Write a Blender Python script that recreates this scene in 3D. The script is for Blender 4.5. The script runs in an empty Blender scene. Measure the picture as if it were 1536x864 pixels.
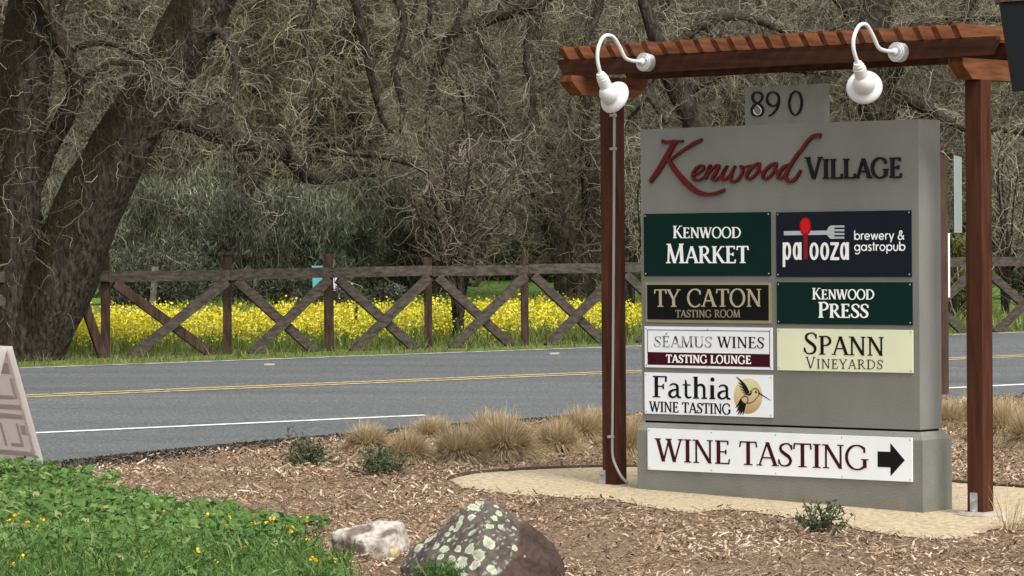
import bpy, bmesh, math, random
import numpy as np
from mathutils import Vector, Matrix, noise
from mathutils.bvhtree import BVHTree

random.seed(7)
rng = np.random.default_rng(11)
scene = bpy.context.scene
COL = scene.collection
R = math.radians

# ------------------------------------------------------------------ camera
F = 5120.0                       # focal length in photo pixels (1536 wide)
PITCH, ROLL, TH = 0.01093663, -0.00745936, 0.72044021
CAMZ = 1.88
cr, sr, cp, sp = math.cos(ROLL), math.sin(ROLL), math.cos(PITCH), math.sin(PITCH)
AX = Vector((cr, sr * sp, sr * cp))
AY = Vector((-sr, cr * sp, cr * cp))
AZ = Vector((0, cp, -sp))
cam_d = bpy.data.cameras.new('camera')
cam = bpy.data.objects.new('camera', cam_d)
COL.objects.link(cam)
M3 = Matrix((AX, AY, -AZ)).transposed()
cam.matrix_world = Matrix.Translation((0, 0, CAMZ)) @ M3.to_4x4()
cam_d.sensor_width = 36.0
cam_d.lens = 36.0 * F / 1536.0
cam_d.clip_start = 0.5
cam_d.clip_end = 2000
scene.camera = cam

# ------------------------------------------------------------------ world, sun, exposure
SUN_EL, SUN_AZ = R(54), R(146)    # azimuth measured clockwise from +Y (away from camera): light from the right
w = bpy.data.worlds.new('World')
scene.world = w
w.use_nodes = True
nt = w.node_tree
nt.nodes.clear()
wo = nt.nodes.new('ShaderNodeOutputWorld')
bg = nt.nodes.new('ShaderNodeBackground')
sky = nt.nodes.new('ShaderNodeTexSky')
sky.sky_type = 'NISHITA'
sky.sun_disc = False
sky.sun_elevation = SUN_EL
sky.sun_rotation = SUN_AZ
sky.air_density = 1.0
sky.dust_density = 3.0
hs = nt.nodes.new('ShaderNodeHueSaturation')      # cloud cover: the blue washed out of the sky
hs.inputs['Saturation'].default_value = 0.08
nt.links.new(sky.outputs[0], hs.inputs['Color'])
nt.links.new(hs.outputs[0], bg.inputs['Color'])
bg.inputs['Strength'].default_value = 0.14
nt.links.new(bg.outputs[0], wo.inputs[0])
sd = bpy.data.lights.new('sun', 'SUN')
sd.energy = 1.4
sd.angle = R(14)
sd.color = (1.0, 0.97, 0.90)
so = bpy.data.objects.new('sun', sd)
COL.objects.link(so)
sdir = Vector((math.sin(SUN_AZ) * math.cos(SUN_EL), math.cos(SUN_AZ) * math.cos(SUN_EL), math.sin(SUN_EL)))
so.rotation_euler = sdir.to_track_quat('Z', 'Y').to_euler()
so.location = (20, 0, 30)
scene.view_settings.view_transform = 'Standard'
scene.view_settings.look = 'None'
scene.view_settings.exposure = 0.95
scene.view_settings.gamma = 1.0
scene.view_settings.use_curve_mapping = False

# ------------------------------------------------------------------ pixel -> place helpers
GA, GB = -0.010, 0.0266          # the ground rises gently away from the viewer


def ray(px, py):
    x = (px - 768) / F
    y = -(py - 432) / F
    return AX * x + AY * y + AZ


def gz(X, Y):
    return GA * X + GB * Y


def G(px, py):
    d = ray(px, py)
    t = CAMZ / (GB * d.y + GA * d.x - d.z)
    return Vector((0, 0, CAMZ)) + d * t


def D(px, py, Y):
    d = ray(px, py)
    return Vector((0, 0, CAMZ)) + d * (Y / d.y)


O0 = G(1468, 775)                # foot of the right post: origin of the sign's own plane
U = Vector((math.cos(TH), -math.sin(TH), 0))
N = Vector((-math.sin(TH), -math.cos(TH), 0))


def S(px, py, off=0.0):
    """photo pixel -> (s, z) on the vertical plane of the sign, off metres in front of the posts"""
    d = ray(px, py)
    c = Vector((0, 0, CAMZ))
    t = (off - (c - O0).dot(N)) / d.dot(N)
    q = c + d * t - O0
    return q.dot(U), q.z


# ------------------------------------------------------------------ object helpers
def thing(name, label, cat, loc=(0, 0, 0), rotz=0.0, group=None):
    o = bpy.data.objects.new(name, None)
    o.empty_display_size = 0.2
    COL.objects.link(o)
    o.location = loc
    o.rotation_euler = (0, 0, rotz)
    tag(o, label, cat, group)
    return o


def tag(o, label=None, cat=None, group=None, kind=None):
    if label:
        o['label'] = label
    if cat:
        o['category'] = cat
    if group:
        o['group'] = group
    if kind:
        o['kind'] = kind
    return o


def link(name, me, mat=None, parent=None):
    o = bpy.data.objects.new(name, me)
    if mat is not None and not me.materials:
        me.materials.append(mat)
    COL.objects.link(o)
    if parent is not None:
        o.parent = parent
    return o


def obj(name, bm, mat, parent=None, smooth=False, bevel=0.0):
    if bevel:
        es = [e for e in bm.edges if len(e.link_faces) == 2 and e.calc_face_angle(0) > 0.5]
        bmesh.ops.bevel(bm, geom=es, offset=bevel, segments=2, profile=0.6, affect='EDGES', clamp_overlap=True)
    bmesh.ops.recalc_face_normals(bm, faces=bm.faces)
    me = bpy.data.meshes.new(name)
    bm.to_mesh(me)
    bm.free()
    if smooth:
        for p in me.polygons:
            p.use_smooth = True
    return link(name, me, mat, parent)


def np_mesh(name, verts, quads=None, tris=None, attrs=None, colors=None, smooth=False):
    me = bpy.data.meshes.new(name)
    verts = np.asarray(verts, dtype=np.float32).reshape(-1, 3)
    loops, starts, n = [], [], 0
    for f in (quads, tris):
        if f is not None and len(f):
            f = np.asarray(f, dtype=np.int32)
            k = f.shape[1]
            starts.append(np.arange(len(f), dtype=np.int32) * k + n)
            n += len(f) * k
            loops.append(f.ravel())
    loops = np.concatenate(loops)
    starts = np.concatenate(starts)
    me.vertices.add(len(verts))
    me.vertices.foreach_set('co', verts.ravel())
    me.loops.add(len(loops))
    me.loops.foreach_set('vertex_index', loops)
    me.polygons.add(len(starts))
    me.polygons.foreach_set('loop_start', starts)
    if smooth:
        me.polygons.foreach_set('use_smooth', np.ones(len(starts), dtype=bool))
    me.update(calc_edges=True)
    for k, v in (attrs or {}).items():
        a = me.attributes.new(k, 'FLOAT', 'POINT')
        a.data.foreach_set('value', np.asarray(v, dtype=np.float32).ravel())
    for k, v in (colors or {}).items():
        a = me.attributes.new(k, 'FLOAT_COLOR', 'POINT')
        c = np.ones((len(verts), 4), dtype=np.float32)
        c[:, :3] = v
        a.data.foreach_set('color', c.ravel())
    return me


def tubes(P, Rd, sides=3):
    """P (n,k,3) centre lines, Rd (n,k) radii -> verts, quads, owner index per vertex"""
    P = np.asarray(P, dtype=np.float64)
    n, k, _ = P.shape
    T = np.gradient(P, axis=1)
    T /= np.linalg.norm(T, axis=2, keepdims=True) + 1e-9
    A = np.empty_like(T)                       # frame carried along the line, so the tube never twists
    r0 = np.where(np.abs(T[:, 0, 2:3]) > 0.9, np.array([1., 0, 0]), np.array([0, 0, 1.]))
    prev = np.cross(T[:, 0], r0)
    for i in range(k):
        prev = prev - T[:, i] * (prev * T[:, i]).sum(1, keepdims=True)
        prev /= np.linalg.norm(prev, axis=1, keepdims=True) + 1e-9
        A[:, i] = prev
    B = np.cross(T, A)
    an = np.arange(sides) * 2 * np.pi / sides
    V = P[:, :, None, :] + Rd[:, :, None, None] * (A[:, :, None, :] * np.cos(an)[None, None, :, None]
                                                  + B[:, :, None, :] * np.sin(an)[None, None, :, None])
    idx = np.arange(n * k * sides).reshape(n, k, sides)
    a = idx[:, :-1, :]
    b = idx[:, 1:, :]
    q = np.stack([a, np.roll(a, -1, 2), np.roll(b, -1, 2), b], axis=-1).reshape(-1, 4)
    own = np.repeat(np.arange(n), k * sides)
    return V.reshape(-1, 3), q, own


def ribbons(P, W, side):
    """P (n,k,3), W (n,k) widths, side (n,3) -> flat blades"""
    n, k, _ = P.shape
    side = side[:, None, :] * W[:, :, None] * 0.5
    V = np.stack([P - side, P + side], axis=2)
    idx = np.arange(n * k * 2).reshape(n, k, 2)
    q = np.stack([idx[:, :-1, 0], idx[:, :-1, 1], idx[:, 1:, 1], idx[:, 1:, 0]], axis=-1).reshape(-1, 4)
    return V.reshape(-1, 3), q, np.repeat(np.arange(n), k * 2)


def unit(v):
    return v / (np.linalg.norm(v, axis=-1, keepdims=True) + 1e-9)


def box(bm, x0, x1, y0, y1, z0, z1):
    vs = [bm.verts.new(p) for p in ((x0, y0, z0), (x1, y0, z0), (x1, y1, z0), (x0, y1, z0),
                                    (x0, y0, z1), (x1, y0, z1), (x1, y1, z1), (x0, y1, z1))]
    for f in ((0, 3, 2, 1), (4, 5, 6, 7), (0, 1, 5, 4), (1, 2, 6, 5), (2, 3, 7, 6), (3, 0, 4, 7)):
        bm.faces.new([vs[i] for i in f])
    return vs


def bxm(*a):
    bm = bmesh.new()
    box(bm, *a)
    return bm


def beam_between(bm, a, b, wid, hgt, side=None):
    """a squared timber from a to b; side = horizontal direction of its depth"""
    a, b = Vector(a), Vector(b)
    t = (b - a).normalized()
    sdv = (Vector(side) if side is not None else t.cross(Vector((0, 0, 1)))).normalized()
    up = t.cross(sdv).normalized()
    vs = []
    for p in (a, b):
        for i, j in ((-1, -1), (1, -1), (1, 1), (-1, 1)):
            vs.append(bm.verts.new(p + sdv * (wid / 2 * i) + up * (hgt / 2 * j)))
    for f in ((0, 1, 2, 3), (7, 6, 5, 4), (0, 4, 5, 1), (1, 5, 6, 2), (2, 6, 7, 3), (3, 7, 4, 0)):
        bm.faces.new([vs[i] for i in f])


def prism(bm, pts, y0, y1):
    """polygon in the local x/z plane extruded in y"""
    a = [bm.verts.new((x, y0, z)) for x, z in pts]
    b = [bm.verts.new((x, y1, z)) for x, z in pts]
    n = len(pts)
    bm.faces.new(a)
    bm.faces.new(b[::-1])
    for i in range(n):
        bm.faces.new((a[i], b[i], b[(i + 1) % n], a[(i + 1) % n]))


def catmull(pts, n=8):
    pts = [np.array(p, dtype=float) for p in pts]
    if len(pts) < 3:
        return np.array(pts)
    q = [2 * pts[0] - pts[1]] + pts + [2 * pts[-1] - pts[-2]]
    out = []
    for i in range(1, len(q) - 2):
        for j in range(n):
            t = j / n
            out.append(0.5 * ((2 * q[i]) + (q[i + 1] - q[i - 1]) * t + (2 * q[i - 1] - 5 * q[i] + 4 * q[i + 1] - q[i + 2]) * t * t
                              + (3 * q[i] - q[i - 1] - 3 * q[i + 1] + q[i + 2]) * t ** 3))
    out.append(pts[-1])
    return np.array(out)


def lathe(bm, prof, axis_o, axis_d, seg=28):
    """prof = (along axis, radius) pairs"""
    d = Vector(axis_d).normalized()
    a = d.orthogonal().normalized()
    b = d.cross(a)
    rings = []
    for h, r in prof:
        c = Vector(axis_o) + d * h
        rings.append([bm.verts.new(c + (a * math.cos(2 * math.pi * i / seg) + b * math.sin(2 * math.pi * i / seg)) * max(r, 1e-4)) for i in range(seg)])
    for r0, r1 in zip(rings, rings[1:]):
        for i in range(seg):
            bm.faces.new((r0[i], r0[(i + 1) % seg], r1[(i + 1) % seg], r1[i]))
    return rings


def pipe(bm, pts, r, seg=10):
    pts = np.array(pts, dtype=float)
    rad = np.full((1, len(pts)), r) if np.isscalar(r) else np.array(r)[None]
    V, q, _ = tubes(pts[None], rad, seg)
    vs = [bm.verts.new(v) for v in V]
    for f in q:
        bm.faces.new([vs[i] for i in f])
    bm.faces.new(vs[:seg])
    bm.faces.new(vs[-seg:])


# ------------------------------------------------------------------ materials
def new_mat(name):
    m = bpy.data.materials.new(name)
    m.use_nodes = True
    t = m.node_tree
    return m, t, t.nodes['Principled BSDF']


def ramp(t, stops):
    r = t.nodes.new('ShaderNodeValToRGB')
    e = r.color_ramp.elements
    while len(e) < len(stops):
        e.new(0.5)
    for i, (p, c) in enumerate(stops):
        e[i].position = p
        e[i].color = (*c, 1)
    return r


def surf(name, c0, c1, scale=8.0, rough=0.8, bump=0.0, bscale=None, stretch=(1, 1, 1), detail=6, dist=0.01, spec=0.3, contrast=(0.3, 0.7)):
    m, t, b = new_mat(name)
    tc = t.nodes.new('ShaderNodeTexCoord')
    mp = t.nodes.new('ShaderNodeMapping')
    mp.inputs['Scale'].default_value = stretch
    t.links.new(tc.outputs['Object'], mp.inputs[0])
    nz = t.nodes.new('ShaderNodeTexNoise')
    nz.inputs['Scale'].default_value = scale
    nz.inputs['Detail'].default_value = detail
    t.links.new(mp.outputs[0], nz.inputs['Vector'])
    r = ramp(t, [(contrast[0], c0), (contrast[1], c1)])
    t.links.new(nz.outputs[0], r.inputs[0])
    t.links.new(r.outputs[0], b.inputs['Base Color'])
    b.inputs['Roughness'].default_value = rough
    b.inputs['Specular IOR Level'].default_value = spec
    if bump:
        n2 = t.nodes.new('ShaderNodeTexNoise')
        n2.inputs['Scale'].default_value = bscale or scale * 3
        n2.inputs['Detail'].default_value = 8
        t.links.new(mp.outputs[0], n2.inputs['Vector'])
        bp = t.nodes.new('ShaderNodeBump')
        bp.inputs['Strength'].default_value = bump
        bp.inputs['Distance'].default_value = dist
        t.links.new(n2.outputs[0], bp.inputs['Height'])
        t.links.new(bp.outputs[0], b.inputs['Normal'])
    return m


def plain(name, c, rough=0.5, metal=0.0, spec=0.4, var=0.06):
    m = surf(name, tuple(v * (1 - var) for v in c), tuple(min(1, v * (1 + var)) for v in c), 6, rough, spec=spec)
    m.node_tree.nodes['Principled BSDF'].inputs['Metallic'].default_value = metal
    return m


def rnd_mat(name, stops, rough=0.8, spec=0.2, trans=0.0):
    """colour from the per-piece attribute 'rnd'"""
    m, t, b = new_mat(name)
    a = t.nodes.new('ShaderNodeAttribute')
    a.attribute_name = 'rnd'
    r = ramp(t, stops)
    t.links.new(a.outputs['Fac'], r.inputs[0])
    t.links.new(r.outputs[0], b.inputs['Base Color'])
    b.inputs['Roughness'].default_value = rough
    b.inputs['Specular IOR Level'].default_value = spec
    if trans:
        tr = t.nodes.new('ShaderNodeBsdfTranslucent')
        t.links.new(r.outputs[0], tr.inputs[0])
        mx = t.nodes.new('ShaderNodeMixShader')
        mx.inputs[0].default_value = trans
        t.links.new(b.outputs[0], mx.inputs[1])
        t.links.new(tr.outputs[0], mx.inputs[2])
        t.links.new(mx.outputs[0], t.nodes['Material Output'].inputs[0])
    return m


def col_mat(name, rough=0.85, bump=0.6, bscale=40, dist=0.006):
    m, t, b = new_mat(name)
    a = t.nodes.new('ShaderNodeAttribute')
    a.attribute_name = 'col'
    t.links.new(a.outputs['Color'], b.inputs['Base Color'])
    b.inputs['Roughness'].default_value = rough
    b.inputs['Specular IOR Level'].default_value = 0.25
    tc = t.nodes.new('ShaderNodeTexCoord')
    nz = t.nodes.new('ShaderNodeTexNoise')
    nz.inputs['Scale'].default_value = bscale
    nz.inputs['Detail'].default_value = 8
    t.links.new(tc.outputs['Object'], nz.inputs['Vector'])
    bp = t.nodes.new('ShaderNodeBump')
    bp.inputs['Strength'].default_value = bump
    bp.inputs['Distance'].default_value = dist
    t.links.new(nz.outputs[0], bp.inputs['Height'])
    t.links.new(bp.outputs[0], b.inputs['Normal'])
    return m


def asphalt_mat():
    m, t, b = new_mat('asphalt')
    tc = t.nodes.new('ShaderNodeTexCoord')
    n1 = t.nodes.new('ShaderNodeTexNoise')
    n1.inputs['Scale'].default_value = 45
    n1.inputs['Detail'].default_value = 4
    n2 = t.nodes.new('ShaderNodeTexNoise')
    n2.inputs['Scale'].default_value = 0.8
    n2.inputs['Detail'].default_value = 5
    t.links.new(tc.outputs['Object'], n1.inputs[0])
    mp = t.nodes.new('ShaderNodeMapping')
    mp.inputs['Rotation'].default_value = (0, 0, -R(29))
    mp.inputs['Scale'].default_value = (0.18, 2.2, 1)
    t.links.new(tc.outputs['Object'], mp.inputs[0])
    t.links.new(mp.outputs[0], n2.inputs[0])
    r1 = ramp(t, [(0.32, (0.045, 0.047, 0.05)), (0.52, (0.085, 0.088, 0.092)), (0.72, (0.19, 0.19, 0.19))])
    r2 = ramp(t, [(0.3, (0.72, 0.72, 0.72)), (0.7, (1.12, 1.12, 1.10))])
    t.links.new(n1.outputs[0], r1.inputs[0])
    t.links.new(n2.outputs[0], r2.inputs[0])
    mx = t.nodes.new('ShaderNodeMix')
    mx.data_type = 'RGBA'
    mx.blend_type = 'MULTIPLY'
    mx.inputs['Factor'].default_value = 1
    t.links.new(r1.outputs[0], mx.inputs['A'])
    t.links.new(r2.outputs[0], mx.inputs['B'])
    t.links.new(mx.outputs['Result'], b.inputs['Base Color'])
    b.inputs['Roughness'].default_value = 0.85
    bp = t.nodes.new('ShaderNodeBump')
    bp.inputs['Strength'].default_value = 0.5
    bp.inputs['Distance'].default_value = 0.006
    t.links.new(n1.outputs[0], bp.inputs['Height'])
    t.links.new(bp.outputs[0], b.inputs['Normal'])
    return m


MAT = {}
MAT['asphalt'] = asphalt_mat()
MAT['yellow_paint'] = surf('yellow_paint', (0.2, 0.165, 0.095), (0.47, 0.36, 0.17), 14, 0.9, contrast=(0.3, 0.55), spec=.1)
MAT['white_paint'] = surf('white_paint', (0.35, 0.35, 0.34), (0.7, 0.7, 0.68), 10, 0.8, contrast=(0.25, 0.5))
MAT['worn_paint'] = surf('worn_paint', (0.13, 0.13, 0.13), (0.42, 0.42, 0.40), 12, 0.9, contrast=(0.3, 0.6), spec=.1)
MAT['stud'] = plain('stud', (0.42, 0.38, 0.3), 0.7)
MAT['dirt'] = surf('dirt', (0.055, 0.048, 0.03), (0.1, 0.085, 0.05), 3, 0.95, 0.8, 30, dist=0.02)
MAT['dark_soil'] = surf('dark_soil', (0.018, 0.016, 0.014), (0.05, 0.045, 0.04), 14, 0.95, 1.0, 60, dist=0.02)
MAT['mulch'] = surf('mulch', (0.08, 0.052, 0.034), (0.36, 0.255, 0.175), 60, 0.95, 1.0, 90, dist=0.02, spec=.05)
MAT['sand'] = surf('sand', (0.30, 0.235, 0.15), (0.52, 0.425, 0.29), 34, 0.95, 1.0, 70, dist=0.014, contrast=(0.3, 0.6), spec=.05)
MAT['lawn'] = surf('lawn', (0.07, 0.14, 0.025), (0.14, 0.24, 0.045), 3, 0.95, 1.0, 25, dist=0.05)
MAT['meadow'] = surf('meadow', (0.08, 0.12, 0.028), (0.16, 0.20, 0.05), 5, 0.95, 1.0, 25, dist=0.05, spec=.05)
MAT['hill'] = surf('hill', (0.11, 0.11, 0.082), (0.27, 0.26, 0.205), 1.2, 1.0, 1.0, 4, detail=14, dist=0.4, spec=0.0)
MAT['stucco'] = surf('stucco', (0.172, 0.173, 0.155), (0.205, 0.206, 0.188), 3.5, 0.9, 0.6, 170, stretch=(1, 1, .6), detail=12, dist=0.004, spec=.15)
MAT['stucco_base'] = surf('stucco_base', (0.165, 0.166, 0.147), (0.215, 0.214, 0.192), 5, 0.92, 0.9, 120, detail=12, dist=0.005, spec=.15)
def add_splash(m):
    """earth splashed up the foot of the plinth, fading out at about a hand's height"""
    t = m.node_tree
    b = t.nodes['Principled BSDF']
    src = b.inputs['Base Color'].links[0].from_socket
    tc = t.nodes.new('ShaderNodeTexCoord')
    sx = t.nodes.new('ShaderNodeSeparateXYZ')
    t.links.new(tc.outputs['Object'], sx.inputs[0])
    nz = t.nodes.new('ShaderNodeTexNoise')
    nz.inputs['Scale'].default_value = 9
    nz.inputs['Detail'].default_value = 10
    t.links.new(tc.outputs['Object'], nz.inputs[0])
    ad = t.nodes.new('ShaderNodeMath')
    ad.operation = 'MULTIPLY_ADD'
    ad.inputs[1].default_value = .16
    t.links.new(nz.outputs[0], ad.inputs[0])
    ng = t.nodes.new('ShaderNodeMath')
    ng.operation = 'MULTIPLY'
    ng.inputs[1].default_value = -1.0
    t.links.new(sx.outputs['Z'], ng.inputs[0])
    t.links.new(ng.outputs[0], ad.inputs[2])
    r = ramp(t, [(0.0, (0, 0, 0)), (0.09, (.6, .6, .6))])
    t.links.new(ad.outputs[0], r.inputs[0])
    mx = t.nodes.new('ShaderNodeMix')
    mx.data_type = 'RGBA'
    t.links.new(r.outputs[0], mx.inputs['Factor'])
    t.links.new(src, mx.inputs['A'])
    mx.inputs['B'].default_value = (0.20, 0.16, 0.105, 1)
    t.links.new(mx.outputs['Result'], b.inputs['Base Color'])


add_splash(MAT['stucco_base'])
MAT['redwood'] = surf('redwood', (0.036, 0.0125, 0.0068), (0.084, 0.030, 0.015), 6, 0.75, 0.4, 12, stretch=(5, 5, 0.5), dist=0.005, spec=.1, detail=12)
MAT['redwood_beam'] = surf('redwood_beam', (0.028, 0.0105, 0.006), (0.066, 0.025, 0.013), 6, 0.75, 0.4, 12, stretch=(0.5, 5, 6), dist=0.005, spec=.1, detail=12)
MAT['redwood_cross'] = surf('redwood_cross', (0.075, 0.028, 0.013), (0.20, 0.075, 0.033), 6, 0.75, 0.4, 12, stretch=(6, 0.6, 5), dist=0.005, spec=.1, detail=12)
MAT['fence_wood'] = surf('fence_wood', (0.034, 0.027, 0.022), (0.098, 0.082, 0.066), 30, 0.95, 0.5, 50, stretch=(.4, .5, 1.2), dist=0.008, contrast=(0.3, 0.72), spec=.1, detail=10)
MAT['fence_post'] = surf('fence_post', (0.026, 0.015, 0.011), (0.088, 0.055, 0.042), 11, 0.95, 0.9, 26, stretch=(2.5, 2.5, 0.5), dist=0.01, spec=.1)
MAT['grey_wood'] = surf('grey_wood', (0.09, 0.085, 0.07), (0.2, 0.19, 0.16), 9, 0.95, 0.5, 20, stretch=(3, 3, 0.7), dist=0.006)
MAT['brown_post'] = surf('brown_post', (0.04, 0.022, 0.014), (0.085, 0.045, 0.028), 7, 0.8, 0.4, 14, stretch=(3, 3, 0.6), dist=0.004)
MAT['white_enamel'] = plain('white_enamel', (0.62, 0.62, 0.62), 0.35, 0, 0.4, 0.02)
MAT['grey_box'] = plain('grey_box', (0.52, 0.53, 0.54), 0.45, 0.3, 0.5)
MAT['galvanised'] = surf('galvanised', (0.3, 0.31, 0.32), (0.5, 0.5, 0.5), 20, 0.45)
MAT['galvanised'].node_tree.nodes['Principled BSDF'].inputs['Metallic'].default_value = 0.5
MAT['conduit'] = plain('conduit', (0.30, 0.28, 0.265), 0.55, 0.2, .3)
MAT['panel_green'] = plain('panel_green', (0.002, 0.019, 0.0145), 0.6, spec=.08)
MAT['panel_navy'] = plain('panel_navy', (0.009, 0.012, 0.02), 0.6, spec=.08)
MAT['panel_black'] = plain('panel_black', (0.006, 0.006, 0.006), 0.6, spec=.08)
MAT['panel_white'] = plain('panel_white', (0.80, 0.83, 0.86), 0.55, spec=.2, var=0.03)
MAT['panel_cream'] = plain('panel_cream', (0.72, 0.74, 0.52), 0.5, var=0.03)
MAT['brass'] = plain('brass', (0.3, 0.25, 0.14), 0.5)
MAT['ink_white'] = plain('ink_white', (0.88, 0.88, 0.88), 0.6, spec=.08, var=0.01)
MAT['ink_black'] = plain('ink_black', (0.008, 0.008, 0.009), 0.6, spec=.08)
MAT['ink_gold'] = plain('ink_gold', (0.42, 0.37, 0.24), 0.6, spec=.08)
MAT['ink_dim_gold'] = plain('ink_dim_gold', (0.25, 0.22, 0.15), 0.6, spec=.08)
MAT['ink_maroon'] = plain('ink_maroon', (0.05, 0.004, 0.012), 0.6, spec=.08)
MAT['ink_grey'] = plain('ink_grey', (0.45, 0.47, 0.49), 0.6, spec=.08)
MAT['ink_red'] = plain('ink_red', (0.62, 0.01, 0.012), 0.6, spec=.08)
MAT['ink_dark_red'] = plain('ink_dark_red', (0.26, 0.012, 0.014), 0.6, spec=.08)
MAT['letter_red'] = plain('letter_red', (0.098, 0.012, 0.012), 0.6, spec=.1)
MAT['letter_black'] = plain('letter_black', (0.012, 0.012, 0.013), 0.6, spec=.08)
MAT['faded_ink'] = surf('faded_ink', (0.012, 0.012, 0.012), (0.42, 0.38, 0.39), 30, 0.5, contrast=(0.42, 0.62))
MAT['black_plastic'] = plain('black_plastic', (0.006, 0.008, 0.010), 0.7, spec=.1)
MAT['white_plastic'] = surf('white_plastic', (0.68, 0.64, 0.62), (0.8, 0.77, 0.75), 5, 0.5, 0.15, 60)
MAT['sign_back'] = plain('sign_back', (0.36, 0.42, 0.4), 0.4, 0.4)
MAT['bark'] = surf('bark', (0.018, 0.015, 0.011), (0.095, 0.08, 0.062), 13, 0.95, 1.0, 16, stretch=(1.6, 1.6, 0.6), detail=12, dist=0.09, spec=0.05, contrast=(0.34, 0.7))
MAT['bark_dark_flank'] = surf('bark_dark_flank', (0.016, 0.013, 0.010), (0.085, 0.071, 0.055), 26, 0.95, 1.0, 30, stretch=(1.2, 1.2, 0.35), detail=12, dist=0.07, spec=0.05, contrast=(0.32, 0.72))


def darken_flank(m):
    """dark brown tone on the upper left flank of the stems, broken up by noise"""
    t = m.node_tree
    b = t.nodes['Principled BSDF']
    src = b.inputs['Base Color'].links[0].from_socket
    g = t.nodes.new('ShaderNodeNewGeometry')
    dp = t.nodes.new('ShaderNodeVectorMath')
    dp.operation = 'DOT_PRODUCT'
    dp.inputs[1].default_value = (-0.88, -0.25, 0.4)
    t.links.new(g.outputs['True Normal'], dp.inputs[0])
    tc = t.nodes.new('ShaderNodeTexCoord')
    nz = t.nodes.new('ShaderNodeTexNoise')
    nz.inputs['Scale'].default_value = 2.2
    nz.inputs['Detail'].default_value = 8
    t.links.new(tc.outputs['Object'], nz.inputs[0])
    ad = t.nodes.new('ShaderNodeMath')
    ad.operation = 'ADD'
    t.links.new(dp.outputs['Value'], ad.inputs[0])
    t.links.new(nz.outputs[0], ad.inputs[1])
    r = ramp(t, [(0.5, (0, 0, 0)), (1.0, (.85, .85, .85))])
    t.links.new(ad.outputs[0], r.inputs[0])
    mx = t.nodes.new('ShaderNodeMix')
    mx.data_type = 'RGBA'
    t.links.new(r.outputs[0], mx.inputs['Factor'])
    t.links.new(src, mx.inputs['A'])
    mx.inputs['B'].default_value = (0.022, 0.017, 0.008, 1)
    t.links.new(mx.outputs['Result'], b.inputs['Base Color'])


darken_flank(MAT['bark_dark_flank'])
MAT['bark_dark'] = surf('bark_dark', (0.014, 0.012, 0.009), (0.068, 0.057, 0.044), 13, 0.95, 1.0, 16, stretch=(1.5, 1.5, 0.7), detail=10, dist=0.05, spec=0.05)
MAT['twigs'] = rnd_mat('twigs', [(0.0, (0.036, 0.031, 0.022)), (0.5, (0.185, 0.162, 0.114)), (0.85, (0.30, 0.268, 0.195)), (1.0, (0.38, 0.345, 0.262))], 0.95, 0.05)
MAT['twigs_green'] = rnd_mat('twigs_green', [(0.0, (0.04, 0.037, 0.019)), (0.5, (0.195, 0.176, 0.102)), (0.85, (0.30, 0.275, 0.165)), (1.0, (0.39, 0.36, 0.22))], 0.95, 0.05)
MAT['twigs_red'] = rnd_mat('twigs_red', [(0.0, (0.032, 0.025, 0.02)), (0.5, (0.118, 0.093, 0.072)), (0.85, (0.185, 0.154, 0.122)), (1.0, (0.27, 0.235, 0.19))], 0.95, 0.05)
MAT['olive_leaf'] = rnd_mat('olive_leaf', [(0.0, (0.042, 0.047, 0.03)), (0.5, (0.118, 0.131, 0.083)), (0.85, (0.21, 0.23, 0.152)), (1.0, (0.31, 0.33, 0.235))], 0.8, .1)
MAT['dark_leaf'] = rnd_mat('dark_leaf', [(0.0, (0.026, 0.026, 0.019)), (0.6, (0.066, 0.07, 0.05)), (1.0, (0.135, 0.145, 0.105))], 0.8, .1)
MAT['bush_leaf'] = rnd_mat('bush_leaf', [(0.0, (0.05, 0.055, 0.018)), (0.6, (0.125, 0.13, 0.042)), (1.0, (0.25, 0.24, 0.085))], 0.7, .1, trans=.2)
MAT['dry_grass'] = rnd_mat('dry_grass', [(0.0, (0.15, 0.105, 0.055)), (0.35, (0.37, 0.27, 0.155)), (0.75, (0.58, 0.46, 0.29)), (1.0, (0.72, 0.63, 0.45))], 0.85, .1, trans=0.3)
MAT['green_blade'] = rnd_mat('green_blade', [(0.0, (0.08, 0.115, 0.025)), (0.6, (0.19, 0.25, 0.06)), (1.0, (0.32, 0.36, 0.12))], 0.8, .1, trans=0.4)
MAT['verge_blade'] = rnd_mat('verge_blade', [(0.0, (0.075, 0.085, 0.03)), (0.6, (0.15, 0.165, 0.06)), (1.0, (0.3, 0.26, 0.13))], 0.8, .1, trans=0.3)
MAT['weed_leaf'] = rnd_mat('weed_leaf', [(0.0, (0.03, 0.062, 0.013)), (0.45, (0.075, 0.148, 0.032)), (0.8, (0.125, 0.215, 0.055)), (0.95, (0.2, 0.285, 0.10)), (1.0, (0.3, 0.3, 0.12))], 0.65, 0.2, trans=0.25)
MAT['petal'] = rnd_mat('petal', [(0.0, (0.42, 0.36, 0.02)), (0.5, (0.66, 0.56, 0.025)), (1.0, (0.76, 0.71, 0.16))], 0.8, .1, trans=0.25)
MAT['orange_petal'] = rnd_mat('orange_petal', [(0.0, (0.6, 0.3, 0.01)), (1.0, (0.8, 0.55, 0.03))], 0.7)
MAT['chips'] = rnd_mat('chips', [(0.0, (0.065, 0.042, 0.028)), (0.3, (0.19, 0.122, 0.08)), (0.6, (0.35, 0.245, 0.165)), (0.86, (0.52, 0.40, 0.29)), (1.0, (0.70, 0.61, 0.49))], 0.95, .05)
MAT['crumbs'] = rnd_mat('crumbs', [(0.0, (0.015, 0.013, 0.012)), (0.7, (0.06, 0.05, 0.042)), (1.0, (0.16, 0.13, 0.1))], 0.95)
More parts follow.
